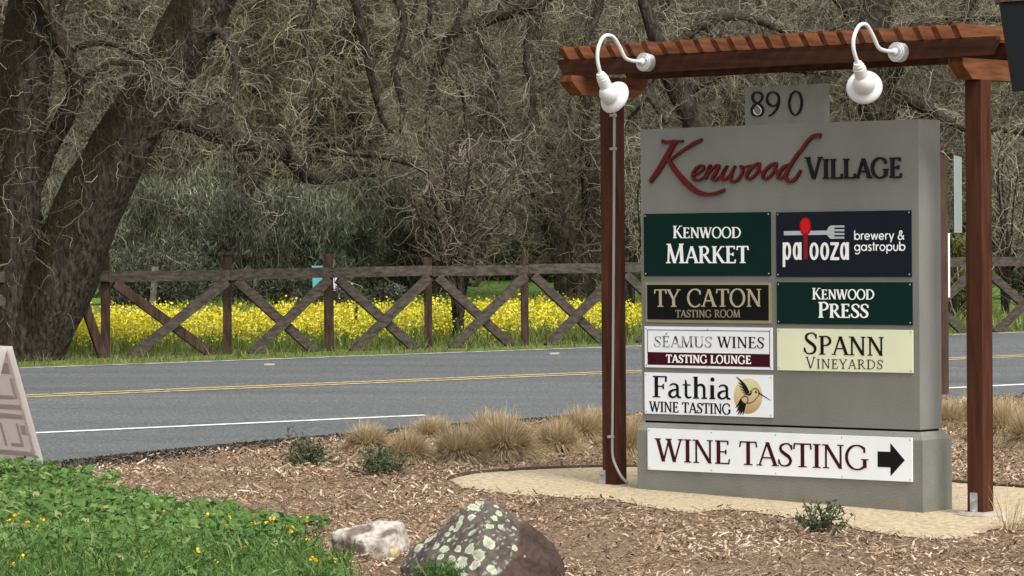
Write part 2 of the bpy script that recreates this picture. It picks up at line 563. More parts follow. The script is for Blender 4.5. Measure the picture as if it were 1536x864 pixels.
MAT['shrub_leaf'] = rnd_mat('shrub_leaf', [(0.0, (0.03, 0.042, 0.02)), (0.6, (0.08, 0.105, 0.05)), (1.0, (0.18, 0.21, 0.12))], 0.7, .2, trans=0.15)
MAT['fennel_leaf'] = rnd_mat('fennel_leaf', [(0.0, (0.03, 0.08, 0.015)), (0.6, (0.07, 0.17, 0.035)), (1.0, (0.13, 0.25, 0.07))], 0.6, trans=0.2)
MAT['rock'] = col_mat('rock')
MAT['house_white'] = plain('house_white', (0.62, 0.66, 0.7), 0.7)
MAT['roof'] = plain('roof', (0.12, 0.115, 0.11), 0.8)
MAT['pane'] = plain('pane', (0.02, 0.025, 0.03), 0.1)
MAT['turquoise'] = plain('turquoise', (0.12, 0.42, 0.42), 0.5)
MAT['concrete'] = surf('concrete', (0.27, 0.24, 0.2), (0.38, 0.34, 0.28), 14, 0.95, 0.5, 60)
MAT['edging'] = surf('edging', (0.05, 0.03, 0.02), (0.1, 0.065, 0.045), 14, 0.9)


def orb_mat():
    m, t, b = new_mat('print_sun')
    tc = t.nodes.new('ShaderNodeTexCoord')
    sx = t.nodes.new('ShaderNodeSeparateXYZ')
    t.links.new(tc.outputs['Generated'], sx.inputs[0])
    r = ramp(t, [(0.0, (0.42, 0.25, 0.09)), (0.45, (0.6, 0.47, 0.24)), (1.0, (0.68, 0.68, 0.36))])
    t.links.new(sx.outputs['Z'], r.inputs[0])
    t.links.new(r.outputs[0], b.inputs['Base Color'])
    b.inputs['Roughness'].default_value = 0.5
    return m


MAT['print_sun'] = orb_mat()


# ------------------------------------------------------------------ ground, road
def sheet(name, pts, mat, dz, label=None, skirt=0.0):
    bm = bmesh.new()
    vs = [bm.verts.new((p[0], p[1], gz(p[0], p[1]) + dz)) for p in pts]
    f = bm.faces.new(vs)
    bmesh.ops.triangulate(bm, faces=[f])
    for f in bm.faces:
        f.normal_update()
        if f.normal.z < 0:
            f.normal_flip()
    me = bpy.data.meshes.new(name)
    bm.to_mesh(me)
    bm.free()
    o = link(name, me, mat)
    tag(o, label, None, None, 'structure')
    return o


sheet('ground', [(-260, -20), (260, -20), (260, 75), (-260, 75)], MAT['dirt'], 0.0, 'bare brown earth under the whole roadside')

yl0, yl1 = G(0, 597), G(960, 558)
RD = (yl1 - yl0)
RD.z = 0
RD.normalize()                                       # road direction
RN = Vector((-RD.y, RD.x, 0))                        # towards the far side
far0 = G(0, 553)
far1 = G(895, 521)


def ext(a, b, t0, t1):
    d = (b - a)
    d.z = 0
    d.normalize()
    return a + d * t0, a + d * t1


fa, fb = ext(far0, far1, -60, 90)
EDGE_PX = [(-420, 742), (-150, 718), (60, 700), (180, 687), (300, 675), (450, 661), (650, 643), (900, 624), (1200, 608), (1440, 597), (1700, 590), (2300, 574)]
edge = [G(*p) for p in EDGE_PX]
e_first = edge[0] - RD * 40
e_last = edge[-1] + RD * 50
road = sheet('road', [e_first] + edge + [e_last, fb, fa], MAT['asphalt'], 0.004, 'grey two lane asphalt road')


def stripe(name, a, b, wid, mat, dz=0.008, off=0.0, label=None):
    d = (b - a)
    d.z = 0
    d.normalize()
    n = Vector((-d.y, d.x, 0))
    a, b = a + n * off, b + n * off
    k = n * (wid / 2)
    return sheet(name, [a - k, b - k, b + k, a + k], mat, dz, label)


ya, yb = ext(yl0, yl1, -40, 70)
for off in (-0.10, 0.10):
    stripe('lane_marking', ya, yb, 0.09, MAT['yellow_paint'], off=off, label='yellow centre line painted along the road')
w0, w1 = G(50, 651), G(637, 624)
wa, _ = ext(w0, w1, -30, 0)
stripe('edge_marking', wa, w1, 0.085, MAT['white_paint'], label='white edge line on the near lane ending by the dry grass')
stripe('edge_marking', G(1120, 598), ext(G(1120, 598), G(1437, 582.5), 0, 60)[1], 0.1, MAT['white_paint'], label='white edge line of the road to the right of the sign')
fo = Vector((0, 0, 0)) - RN * 0.12
stripe('edge_marking', fa + fo, fb + fo, 0.09, MAT['worn_paint'], label='white edge line along the far side of the road')
for px, py in ((404, 548.5), (832, 532)):
    c = G(px, py)
    o = obj('reflector_stud', bxm(-0.045, 0.045, -0.045, 0.045, 0, 0.014), MAT['stud'], bevel=0.006)
    o.location = (c.x, c.y, gz(c.x, c.y) + 0.0045)
    tag(o, 'small pale road stud in the far lane ' + ('below the braces of the left fence' if px < 600 else 'just left of the red timber post'), 'road stud', 'road studs in the far lane')

# far side
va, vb = fa + RN * 0.0, fb + RN * 0.0
sheet('verge', [va, vb, vb + RN * 5.0, va + RN * 5.0], MAT['meadow'], 0.004, 'grassy strip between road and fence')
sheet('meadow', [va + RN * 5.0, vb + RN * 5.0, vb + RN * 26 + RD * 10, va + RN * 26], MAT['meadow'], 0.006, 'green field behind the timber fence')
sheet('lawn', [D(-900, 446, 43), D(2500, 446, 46), D(3200, 400, 66), D(-1500, 400, 66)], MAT['lawn'], 0.012, 'mown lawn beyond the flowers')

# near side
mul = [G(*p) for p in ((-700, 800), (-420, 744), (-150, 720), (60, 702), (180, 689), (300, 677), (450, 663), (650, 645), (900, 626), (1200, 610), (1440, 599), (1700, 592), (2300, 576))]
mul_poly = [Vector((-9, 6, 0))] + [m - RN * 0.06 for m in mul] + [Vector((14, 28, 0)), Vector((14, 6, 0))]
sheet('mulch_bed', mul_poly, MAT['mulch'], 0.008, 'bark mulch bed around the sign')
soil = [G(*p) for p in EDGE_PX[1:8]]
soil_w = [0.45, 0.5, 0.32, 0.2, 0.16, 0.12, 0.08]
soil_poly = [p + RN * 0.04 for p in soil] + [p - RN * wv for p, wv in zip(soil[::-1], soil_w[::-1])]
sheet('soil_edge', soil_poly, MAT['dark_soil'], 0.012, 'dark crumbled soil along the road edge')
SAND_PX = [(672, 723), (700, 715), (760, 709.5), (830, 706), (900, 704), (1000, 704), (1150, 709), (1300, 717), (1420, 726), (1536, 735), (1640, 742), (1700, 760), (1640, 775),
           (1560, 782), (1520, 790), (1480, 801), (1450, 809), (1415, 812), (1370, 810), (1330, 805), (1290, 798), (1240, 789), (1190, 780), (1130, 771), (1080, 768), (1040, 773), (990, 767),
           (940, 757), (900, 751), (860, 750), (820, 747), (770, 745), (720, 740), (690, 733)]
sand_c = catmull([(G(*p).x, G(*p).y) for p in SAND_PX] + [(G(*SAND_PX[0]).x, G(*SAND_PX[0]).y)], 5)[:-1]
sand_j = [(x + rng.normal(0, 0.012), y + rng.normal(0, 0.02)) for x, y in sand_c]
sheet('sand_bed', sand_j, MAT['sand'], 0.0125, 'pale sand bed under the sign')
# thin brown edging along the back of the sand bed
ed = catmull([(G(*p).x, G(*p).y) for p in SAND_PX[:11]], 6)
bm = bmesh.new()
for (a, b) in zip(ed, ed[1:]):
    za = gz(*a)
    zb = gz(*b)
    beam_between(bm, (a[0], a[1], za + 0.012), (b[0], b[1], zb + 0.012), 0.010, 0.032)
tag(obj('garden_edging', bm, MAT['edging']), 'thin brown edging strip curving along the back of the sand bed', 'edging')

# ------------------------------------------------------------------ hill behind everything
gx = np.linspace(-140, 140, 90)
gy = np.linspace(62, 330, 80)
XX, YY = np.meshgrid(gx, gy)
rise = np.clip(YY - 66, 0, None)
ZZ = GA * XX + GB * YY + 0.30 * rise ** 1.02 * (0.9 + 0.2 * np.sin(XX * 0.03 + 1)) - 0.05
bumpy = np.array([[noise.noise(Vector((x * 0.06, y * 0.06, 3))) for x in gx] for y in gy])
ZZ += bumpy * np.clip(rise, 0, 20) * 0.12
V = np.stack([XX, YY, ZZ], -1).reshape(-1, 3)
idx = np.arange(len(V)).reshape(80, 90)
q = np.stack([idx[:-1, :-1], idx[:-1, 1:], idx[1:, 1:], idx[1:, :-1]], -1).reshape(-1, 4)
tag(link('hill', np_mesh('hill', V, q, smooth=True), MAT['hill']), 'brushy grey green hillside behind the trees', None, None, 'structure')

# ------------------------------------------------------------------ lettering: strokes drawn as thin raised strips
class Ink:
    def __init__(self, off, depth=0.0016):
        self.bm = bmesh.new()
        self.off = off
        self.depth = depth
        self.k = 0

    def y(self):
        self.k += 1
        return -(self.off + self.depth + 0.00012 * (self.k % 9))

    def poly(self, pts):
        y = self.y()
        a = [self.bm.verts.new((s, y, z)) for s, z in pts]
        b = [self.bm.verts.new((s, -self.off, z)) for s, z in pts]
        n = len(pts)
        self.bm.faces.new(a)
        for i in range(n):
            self.bm.faces.new((a[i], b[i], b[(i + 1) % n], a[(i + 1) % n]))

    def strip(self, L, Rr, closed=False):
        y = self.y()
        n = len(L)
        la = [self.bm.verts.new((p[0], y, p[1])) for p in L]
        ra = [self.bm.verts.new((p[0], y, p[1])) for p in Rr]
        lb = [self.bm.verts.new((p[0], -self.off, p[1])) for p in L]
        rb = [self.bm.verts.new((p[0], -self.off, p[1])) for p in Rr]
        m = n if closed else n - 1
        for i in range(m):
            j = (i + 1) % n
            self.bm.faces.new((la[i], la[j], ra[j], ra[i]))
            self.bm.faces.new((la[i], lb[i], lb[j], la[j]))
            self.bm.faces.new((ra[i], ra[j], rb[j], rb[i]))
        if not closed:
            for i in (0, n - 1):
                self.bm.faces.new((la[i], ra[i], rb[i], lb[i]))

    def path(self, pts, closed=False):
        """pts (s, z, width)"""
        p = np.array(pts, dtype=float)
        xy = p[:, :2]
        if closed:
            t = np.roll(xy, -1, 0) - np.roll(xy, 1, 0)
        else:
            t = np.gradient(xy, axis=0)
        t /= np.linalg.norm(t, axis=1, keepdims=True) + 1e-9
        nn = np.stack([-t[:, 1], t[:, 0]], 1) * p[:, 2:3] / 2
        self.strip(xy + nn, xy - nn, closed)

    def done(self, name, mat, parent):
        return obj(name, self.bm, mat, parent)


def nib(th, T, t):
    """stroke width for a direction: upright strokes thick, level ones thin"""
    return math.hypot(T * math.sin(th), t * math.cos(th))


def arc(cx, cy, rx, ry, a0, a1, T, t, n=22):
    out = []
    for i in range(n + 1):
        a = R(a0 + (a1 - a0) * i / n)
        dx, dy = -rx * math.sin(a), ry * math.cos(a)
        out.append((cx + rx * math.cos(a), cy + ry * math.sin(a), nib(math.atan2(dy, dx), T, t)))
    return ('c', out)


def caps(ch, T, t):
    """serif capitals, cap height 1 -> (advance, strokes)"""
    def L(x0, y0, x1, y1, wv):
        return ('l', x0, y0, x1, y1, wv)

    def sv(x, y, h=0.13):
        return ('l', x - h, y, x + h, y, None) if False else ('h', x - h, x + h, y, t * 0.8)
    b, u = t * 0.4, 1 - t * 0.4
    if ch == 'I':
        return 0.40, [L(.2, 0, .2, 1, T), sv(.2, b, .15), sv(.2, u, .15)]
    if ch == 'L':
        return 0.70, [L(.2, 0, .2, 1, T), sv(.2, u, .15), ('h', .06, .64, b, t), L(.635, 0, .66, .24, t)]
    if ch in 'EÉ':
        st = [L(.2, 0, .2, 1, T), ('h', .06, .62, b, t), ('h', .06, .58, u, t), ('h', .2, .50, .52, t),
              L(.615, 0, .645, .22, t), L(.58, .82, .58, 1, t), L(.50, .42, .50, .62, t)]
        if ch == 'É':
            st.append(L(.32, 1.1, .46, 1.3, t * 1.5))
        return 0.72, st
    if ch == 'F':
        return 0.66, [L(.2, 0, .2, 1, T), sv(.2, b, .17), ('h', .06, .62, u, t), ('h', .2, .50, .52, t), L(.61, .74, .62, 1, t * 1.2), L(.5, .4, .5, .64, t)]
    if ch == 'T':
        return 0.74, [L(.37, 0, .37, 1, T), sv(.37, b, .17), ('h', .04, .70, u, t), L(.03, .76, .06, 1, t), L(.71, .76, .68, 1, t)]
    if ch == 'A':
        return 0.82, [L(.09, 0, .41, 1, t * 1.25), L(.74, 0, .41, 1, T), ('h', .2, .63, .34, t), sv(.09, b, .11), sv(.73, b, .14)]
    if ch == 'V':
        return 0.80, [L(.39, 0, .09, 1, T), L(.41, 0, .71, 1, t * 1.25), sv(.09, u, .13), sv(.71, u, .11)]
    if ch == 'Y':
        return 0.78, [L(.39, .42, .08, 1, T * .95), L(.39, .42, .70, 1, t * 1.25), L(.39, 0, .39, .46, T), sv(.39, b, .16), sv(.09, u, .13), sv(.69, u, .11)]
    if ch == 'W':
        return 1.16, [L(.34, 0, .09, 1, T), L(.34, 0, .58, 1, t * 1.2), L(.80, 0, .55, 1, T), L(.80, 0, 1.07, 1, t * 1.2), sv(.10, u, .13), sv(.56, u, .13), sv(1.06, u, .11)]
    if ch == 'M':
        return 1.06, [L(.16, 0, .2, 1, t * 1.25), L(.51, 0, .2, 1, T * .95), L(.51, 0, .84, 1, t * 1.2), L(.9, 0, .85, 1, T), sv(.16, b, .12), sv(.9, b, .15), sv(.18, u, .1), sv(.87, u, .12)]
    if ch == 'N':
        return 0.90, [L(.17, 0, .17, 1, t * 1.25), L(.74, 0, .17, 1, T), L(.74, 0, .74, 1, t * 1.25), sv(.17, b, .12), sv(.14, u, .12), sv(.74, u, .12)]
    if ch == 'K':
        return 0.84, [L(.2, 0, .2, 1, T), L(.24, .42, .66, 1, t * 1.25), L(.74, 0, .36, .58, T), sv(.2, b, .15), sv(.2, u, .15), sv(.68, u, .12), sv(.77, b, .12)]
    if ch == 'O':
        return 0.92, [('o', arc(.46, .5, .38, .50, 0, 360, T, t, 36)[1])]
    if ch == 'U':
        return 0.88, [L(.2, .3, .2, 1, T), ('c', [(.2, .32, T)] + arc(.46, .3, .26, .29, 185, 355, T, t)[1] + [(.72, .32, t * 1.25)]), L(.72, .3, .72, 1, t * 1.25), sv(.2, u, .15), sv(.72, u, .12)]
    if ch == 'C':
        return 0.84, [arc(.48, .5, .40, .50, 46, 314, T, t, 30), L(.77, .70, .76, .92, t * 1.2)]
    if ch == 'G':
        return 0.94, [arc(.48, .5, .40, .50, 46, 318, T, t, 30), L(.77, .70, .76, .92, t * 1.2), L(.78, .08, .78, .42, T * .95), sv(.78, .42, .14)]
    if ch == 'D':
        return 0.92, [L(.2, 0, .2, 1, T), arc(.36, .5, .46, .48, -90, 90, T, t, 24), ('h', .05, .38, b, t), ('h', .05, .38, u, t)]
    if ch == 'P':
        return 0.70, [L(.2, 0, .2, 1, T), arc(.34, .74, .28, .245, -90, 90, T, t), ('h', .05, .36, u, t), ('h', .2, .36, .49, t), sv(.2, b, .16)]
    if ch == 'R':
        return 0.82, [L(.2, 0, .2, 1, T), arc(.34, .74, .27, .245, -90, 90, T, t), ('h', .05, .36, u, t), ('h', .2, .36, .49, t), sv(.2, b, .15), L(.74, 0, .38, .5, T), sv(.77, b, .1)]
    if ch == 'S':
        c = catmull([(.56, .80, t * 1.2), (.47, .945, t * 1.1), (.31, .96, t), (.15, .86, T * .8), (.15, .68, T), (.31, .53, T * 1.05), (.46, .41, T * 1.05), (.53, .25, T), (.46, .09, T * .75), (.30, .03, t), (.14, .07, t * 1.1), (.07, .24, t * 1.2)], 4)
        return 0.64, [('c', c), L(.57, .72, .56, .92, t * 1.1), L(.07, .1, .06, .3, t * 1.1)]
    if ch == ' ':
        return 0.34, []
    raise KeyError(ch)


def lower(ch, T, t):
    """old style lower case used on one panel, cap height 1, x-height .66"""
    def L(x0, y0, x1, y1, wv):
        return ('l', x0, y0, x1, y1, wv)
    if ch == 'a':
        return .60, [('c', catmull([(.1, .56, t), (.2, .64, t * 1.2), (.33, .64, t * 1.4), (.42, .54, T), (.43, .36, T), (.43, .16, T), (.47, .05, T * .8), (.58, .03, t)], 5)),
                     ('c', catmull([(.42, .40, t), (.24, .36, t * 1.5), (.1, .25, T), (.1, .12, T), (.2, .03, t * 1.4), (.32, .06, t * 1.3), (.42, .18, t)], 5))]
    if ch == 't':
        return .42, [('c', catmull([(.16, .86, t), (.17, .6, T), (.17, .3, T), (.18, .12, T), (.26, .03, t * 1.6), (.4, .06, t)], 5)), ('h', .03, .36, .62, t)]
    if ch == 'h':
        return .66, [L(.15, 0, .15, 1.02, T), ('h', .03, .28, t * .4, t), ('c', catmull([(.16, .5, t), (.26, .62, t * 1.4), (.4, .64, T * .8), (.49, .52, T), (.5, .3, T), (.5, 0, T)], 5)), ('h', .38, .62, t * .4, t), L(.05, .96, .15, 1.02, t * 1.4)]
    if ch == 'i':
        return .32, [L(.16, 0, .16, .64, T), ('h', .04, .28, t * .4, t), L(.06, .6, .16, .64, t * 1.4), ('o', arc(.17, .9, .05, .05, 0, 360, .1, .1, 14)[1])]
    return caps(ch, T, t)


def sans(ch, T):
    """round light sans, x-height 1"""
    def L(x0, y0, x1, y1, wv=T):
        return ('p', [(x0, y0, wv), (x1, y1, wv)])
    ring = ('o', arc(.48, .5, .42, .46, 0, 360, T, T, 26)[1])
    d = {'b': (1.08, [L(.1, 0, .1, 1.55), ('o', arc(.56, .5, .42, .46, 0, 360, T, T, 26)[1])]),
         'r': (.56, [L(.1, 0, .1, 1), ('c', catmull([(.1, .6, T), (.2, .88, T), (.36, .97, T), (.5, .92, T)], 5))]),
         'e': (1.02, [arc(.48, .5, .42, .46, 0, 318, T, T, 26), ('h', .08, .9, .5, T)]),
         'w': (1.3, [L(.05, 1, .36, 0), L(.36, 0, .64, 1), L(.64, 1, .92, 0), L(.92, 0, 1.22, 1)]),
         'y': (.92, [L(.05, 1, .44, .05), L(.84, 1, .3, -.45)]),
         '&': (1.25, [('c', catmull([(1.1, 0, T), (.75, .5, T), (.36, 1.0, T), (.4, 1.36, T), (.62, 1.42, T), (.76, 1.2, T), (.6, .92, T), (.22, .65, T), (.1, .32, T), (.3, .04, T), (.62, .06, T), (.9, .34, T), (1.06, .7, T)], 5))]),
         'g': (1.08, [ring, ('c', catmull([(.92, 1, T), (.92, .5, T), (.92, -.1, T), (.78, -.42, T), (.48, -.52, T), (.14, -.4, T)], 5))]),
         'a': (1.08, [ring, L(.93, 0, .93, 1)]),
         's': (.66, [('c', catmull([(.54, .84, T), (.36, .97, T), (.14, .86, T), (.16, .62, T), (.42, .46, T), (.54, .24, T), (.38, .03, T), (.08, .12, T)], 5))]),
         't': (.46, [L(.22, 0, .22, 1.4), ('h', .02, .44, 1.0, T)]),
         'o': (1.02, [ring]),
         'p': (1.08, [L(.1, -.5, .1, 1), ('o', arc(.56, .5, .42, .46, 0, 360, T, T, 26)[1])]),
         'u': (.92, [L(.1, 1, .1, .36), ('c', [(.1, .4, T)] + arc(.44, .36, .34, .34, 180, 360, T, T)[1]), L(.78, .36, .78, 1)]),
         ' ': (.4, [])}
    return d[ch]


def write(ink, runs, a, b, cap, T=.15, t=.06, font=caps, gap=.04):
    """runs = [(text, scale)], a/b = (s, z) ends of the baseline, cap = cap height in metres"""
    items, x = [], 0.0
    for text, k in runs:
        for ch in text:
            if font is sans:
                adv, st = sans(ch, T)
            else:
                adv, st = font(ch, T / (k ** 0.35), t / (k ** 0.35))
            items.append((x, k, st))
            x += adv * k + gap
    x -= gap
    a, b = np.array(a), np.array(b)
    ux = (b - a) / x                       # metres per unit along the line
    for ox, k, st in items:
        kw = min(cap, np.linalg.norm(ux))

        def m(px, py):
            return a + ux * (ox + px * k) + np.array([0, cap * k * py])
        for s_ in st:
            if s_[0] == 'l':
                _, x0, y0, x1, y1, wv = s_
                h = wv / 2
                q4 = [m(x0 - h, y0), m(x0 + h, y0), m(x1 + h, y1), m(x1 - h, y1)]
                ink.poly([tuple(v) for v in q4])
            elif s_[0] == 'h':
                _, x0, x1, yv, wv = s_
                q4 = [m(x0, yv - wv / 2), m(x1, yv - wv / 2), m(x1, yv + wv / 2), m(x0, yv + wv / 2)]
                ink.poly([tuple(v) for v in q4])
            else:
                pts = [tuple(m(p[0], p[1])) + (p[2] * k * kw,) for p in s_[1]]
                if s_[0] == 'o':
                    ink.path(pts[:-1], closed=True)
                else:
                    ink.path(pts)


# ------------------------------------------------------------------ the monument sign
SIGN_OFF = 0.10
sign = thing('monument_sign', 'grey stuccoed monument sign carrying eight business panels under the red timber frame', 'sign', O0, -TH)


def Sz(px, py, off):
    s, z = S(px, py, off)
    return s, z


s0 = S(962, 400, SIGN_OFF)[0]
s1 = S(1378.5, 400, SIGN_OFF)[0]
ztop = 0.5 * (S(960, 191, SIGN_OFF)[1] + S(1376, 182, SIGN_OFF)[1])
zgap = 0.5 * (S(968, 633.5, SIGN_OFF)[1] + S(1380, 644, SIGN_OFF)[1])
TK = 0.205
obj('body', bxm(s0, s1, -SIGN_OFF, -SIGN_OFF + TK, zgap + 0.004, ztop), MAT['stucco'], sign, bevel=0.012)
obj('shadow_joint', bxm(s0 + .012, s1 - .012, -SIGN_OFF + .012, -SIGN_OFF + TK - .012, zgap - 0.012, zgap + 0.006), MAT['ink_black'], sign)
# plinth with a weathered (sloping) top
BO = SIGN_OFF + 0.035
b0 = S(956, 690, BO)[0]
b1 = S(1384, 700, BO)[0]
zb = zgap - 0.008
zs = zb - 0.042
bm = bmesh.new()
yb0, yb1 = -BO, -SIGN_OFF + TK + 0.035
lo = [(b0, yb0, -.25), (b1, yb0, -.25), (b1, yb1, -.25), (b0, yb1, -.25)]
mi = [(x, y, zs) for x, y, _ in lo]
i_ = 0.03
hi = [(b0 + i_, yb0 + i_, zb), (b1 - i_, yb0 + i_, zb), (b1 - i_, yb1 - i_, zb), (b0 + i_, yb1 - i_, zb)]
rings = [[bm.verts.new(p) for p in r_] for r_ in (lo, mi, hi)]
for ra_, rb_ in zip(rings, rings[1:]):
    for i in range(4):
        bm.faces.new((ra_[i], ra_[(i + 1) % 4], rb_[(i + 1) % 4], rb_[i]))
bm.faces.new(rings[0][::-1])
bm.faces.new(rings[2])
obj('plinth', bm, MAT['stucco_base'], sign, bevel=0.008)
# number block
NO = SIGN_OFF - 0.03
n0, n1 = S(1117.5, 150, NO)[0], S(1237, 150, NO)[0]
nz = 0.5 * (S(1117, 129.5, NO)[1] + S(1237, 126.5, NO)[1])
nb = obj('number_block', bxm(n0, n1, -NO, -NO + 0.045, ztop - 0.004, nz), MAT['stucco'], sign, bevel=0.006)


def pxline(ink, off, runs, lx, rx, bl, br, capx, **kw):
    a = S(lx, bl, off)
    b = S(rx, br, off)
    c = S(lx, bl - capx, off)[1] - a[1]
    write(ink, runs, a, b, c, **kw)


def pxpath(ink, off, pts, sc, ox, oy, closed=False, smooth=True, n=7):
    """strokes traced on the sign plane: (x, y, width)"""
    out = []
    p = catmull(pts, n) if smooth else np.array(pts, float)
    mpp = (S(1200, 400, off)[1] - S(1200, 410, off)[1]) / 10
    for x, y, wv in p:
        s, z = S(ox + x / sc, oy + y / sc, off)
        out.append((s, z, wv / sc * mpp))
    ink.path(out, closed)


# house number 890
ink = Ink(NO, 0.008)
q = lambda pts, **k: pxpath(ink, NO, pts, 9.6, 1100, 110, **k)
q([(350, 270, 18), (400, 285, 26), (425, 330, 32), (405, 385, 28), (350, 430, 26), (295, 390, 36), (282, 335, 34), (300, 285, 24)], closed=True)
q([(350, 432, 24), (400, 460, 34), (435, 530, 36), (410, 595, 28), (350, 612, 20), (290, 590, 32), (272, 530, 36), (300, 465, 28)], closed=True)
q([(570, 265, 16), (640, 300, 30), (662, 370, 34), (640, 440, 26), (585, 472, 24), (515, 440, 36), (490, 370, 34), (510, 295, 22)], closed=True)
q([(662, 360, 36), (660, 440, 36), (620, 530, 30), (560, 590, 22), (512, 618, 14)])
q([(900, 252, 18), (965, 300, 32), (992, 420, 36), (965, 540, 32), (900, 600, 18), (840, 550, 30), (812, 430, 34), (840, 305, 30)], closed=True)
ink.done('house_number', MAT['letter_black'], nb)
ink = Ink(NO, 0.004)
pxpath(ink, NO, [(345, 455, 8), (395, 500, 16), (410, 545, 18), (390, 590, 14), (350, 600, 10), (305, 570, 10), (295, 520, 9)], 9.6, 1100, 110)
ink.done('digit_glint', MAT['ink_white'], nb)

# script heading
ink = Ink(SIGN_OFF, 0.016)
q = lambda pts, **k: pxpath(ink, SIGN_OFF, pts, 5.486, 960, 190, **k)
q([(298, 118, 46), (235, 235, 50), (160, 360, 46), (92, 455, 36)])
q([(190, 118, 34), (215, 126, 26), (280, 122, 24), (362, 120, 20)])
q([(258, 272, 20), (370, 190, 24), (450, 140, 30), (518, 106, 26)])
q([(236, 262, 34), (310, 375, 42), (400, 475, 46), (480, 535, 40), (560, 555, 28), (640, 545, 24), (705, 518, 24)])
q([(452, 400, 16), (500, 375, 16), (535, 340, 20), (515, 318, 18), (470, 345, 24), (442, 400, 28), (462, 438, 22), (510, 432, 18), (548, 400, 14)])
q([(548, 400, 14), (575, 340, 22), (588, 318, 18), (565, 375, 26), (545, 432, 24)])
q([(545, 432, 16), (590, 360, 18), (640, 318, 20), (658, 330, 22), (625, 390, 28), (604, 428, 26), (630, 440, 20), (680, 400, 14)])
q([(680, 395, 14), (712, 345, 20), (726, 322, 18), (690, 385, 26), (682, 428, 26), (710, 432, 20), (755, 390, 16), (792, 325, 18)])
q([(792, 322, 18), (762, 385, 26), (755, 440, 26), (790, 452, 20), (832, 415, 22), (852, 360, 24), (838, 325, 20), (862, 330, 14), (930, 318, 14)])
q([(985, 300, 22), (935, 330, 24), (890, 385, 28), (888, 425, 22), (925, 425, 20), (972, 375, 22), (992, 315, 22), (985, 300, 22)])
q([(985, 330, 12), (1000, 372, 14), (1020, 380, 12)])
q([(1122, 298, 22), (1072, 326, 24), (1026, 382, 28), (1022, 425, 22), (1060, 424, 20), (1108, 372, 22), (1130, 312, 22), (1122, 298, 22)])
q([(1122, 330, 12), (1136, 372, 14), (1156, 380, 12)])
q([(1240, 312, 22), (1195, 330, 24), (1150, 385, 28), (1148, 424, 24), (1190, 410, 18), (1235, 345, 20), (1250, 312, 20)])
q([(1496, 74, 40), (1455, 72, 30), (1405, 100, 26), (1345, 180, 26), (1280, 265, 28), (1225, 360, 30), (1208, 420, 30), (1240, 452, 26), (1290, 425, 26), (1332, 358, 18)])
ink.done('script_lettering', MAT['letter_red'], sign)
ink = Ink(SIGN_OFF, 0.012)
pxline(ink, SIGN_OFF, [('V', 1.12), ('ILLAGE', 1.0)], 1209.7, 1354.7, 268.6, 266.2, 29.5, T=.16, t=.08, gap=0.0)
ink.done('capital_lettering', MAT['letter_black'], sign)

# panels
PT = 0.007


def panel(name_label, mat, c, off, screws, face=None):
    """c = photo corners TL, TR, BR, BL"""
    q4 = [S(*p, off) for p in c]
    x0 = (q4[0][0] + q4[3][0]) / 2
    x1 = (q4[1][0] + q4[2][0]) / 2
    z1 = (q4[0][1] + q4[1][1]) / 2
    z0 = (q4[2][1] + q4[3][1]) / 2
    p = obj('sign_panel', bxm(x0, x1, -off - PT, -off + 0.001, z0, z1), mat, sign, bevel=0.0015)
    p['label'] = name_label
    for fx in (np.linspace(0, 1, screws)):
        for zz in (z0 + 0.012, z1 - 0.012):
            xx = x0 + 0.012 + fx * (x1 - x0 - 0.024)
            b_ = bmesh.new()
            lathe(b_, [(0, .0045), (.002, .0045), (.003, .002), (.003, 0)], (xx, -off - PT + .0002, zz), (0, -1, 0), 8)
            obj('screw', b_, MAT['galvanised'], p)
    return p, off + PT - 0.0004, (x0, x1, z0, z1)


def rect_ink(off, x0, x1, z0, z1, mat, parent, name='colour_band', depth=0.001):
    i2 = Ink(off, depth)
    i2.poly([(x0, z0), (x1, z0), (x1, z1), (x0, z1)])
    return i2.done(name, mat, parent)


# 1
p, po, _ = panel('dark green panel lettered in white, upper left of the sign', MAT['panel_green'], [(966.7, 320.8), (1156.7, 318), (1156.7, 414.7), (967.2, 412.8)], SIGN_OFF, 2)
ink = Ink(po)
pxline(ink, po, [('K', 1.0), ('ENWOOD', .86)], 1008.9, 1112, 357.2, 356.8, 18.5, T=.17, t=.075, gap=0.0)
ink.done('upper_lettering', MAT['ink_white'], p)
ink = Ink(po)
pxline(ink, po, [('M', 1.0), ('ARKET', .86)], 998.3, 1123.3, 394.8, 394.6, 29.2, T=.17, t=.075, gap=0.0)
ink.done('lettering', MAT['ink_white'], p)
# 2
p, po, _ = panel('dark navy panel with a red spoon and grey fork', MAT['panel_navy'], [(1165, 318.3), (1366.7, 315.6), (1368.6, 415), (1165.8, 415.3)], SIGN_OFF, 2)
ink = Ink(po)
q = lambda pts, **k: pxpath(ink, po, pts, 6.982, 1160, 310, **k)


def oval(x0, x1, y0, y1, wv):
    cx, cy, rx, ry = (x0 + x1) / 2, (y0 + y1) / 2, (x1 - x0 - wv) / 2, (y1 - y0 - wv * .8) / 2
    q([(cx + rx * math.cos(a), cy + ry * math.sin(a), wv * (0.8 + .2 * abs(math.cos(a)))) for a in np.linspace(0, 2 * math.pi, 25)[:-1]], closed=True, smooth=False)


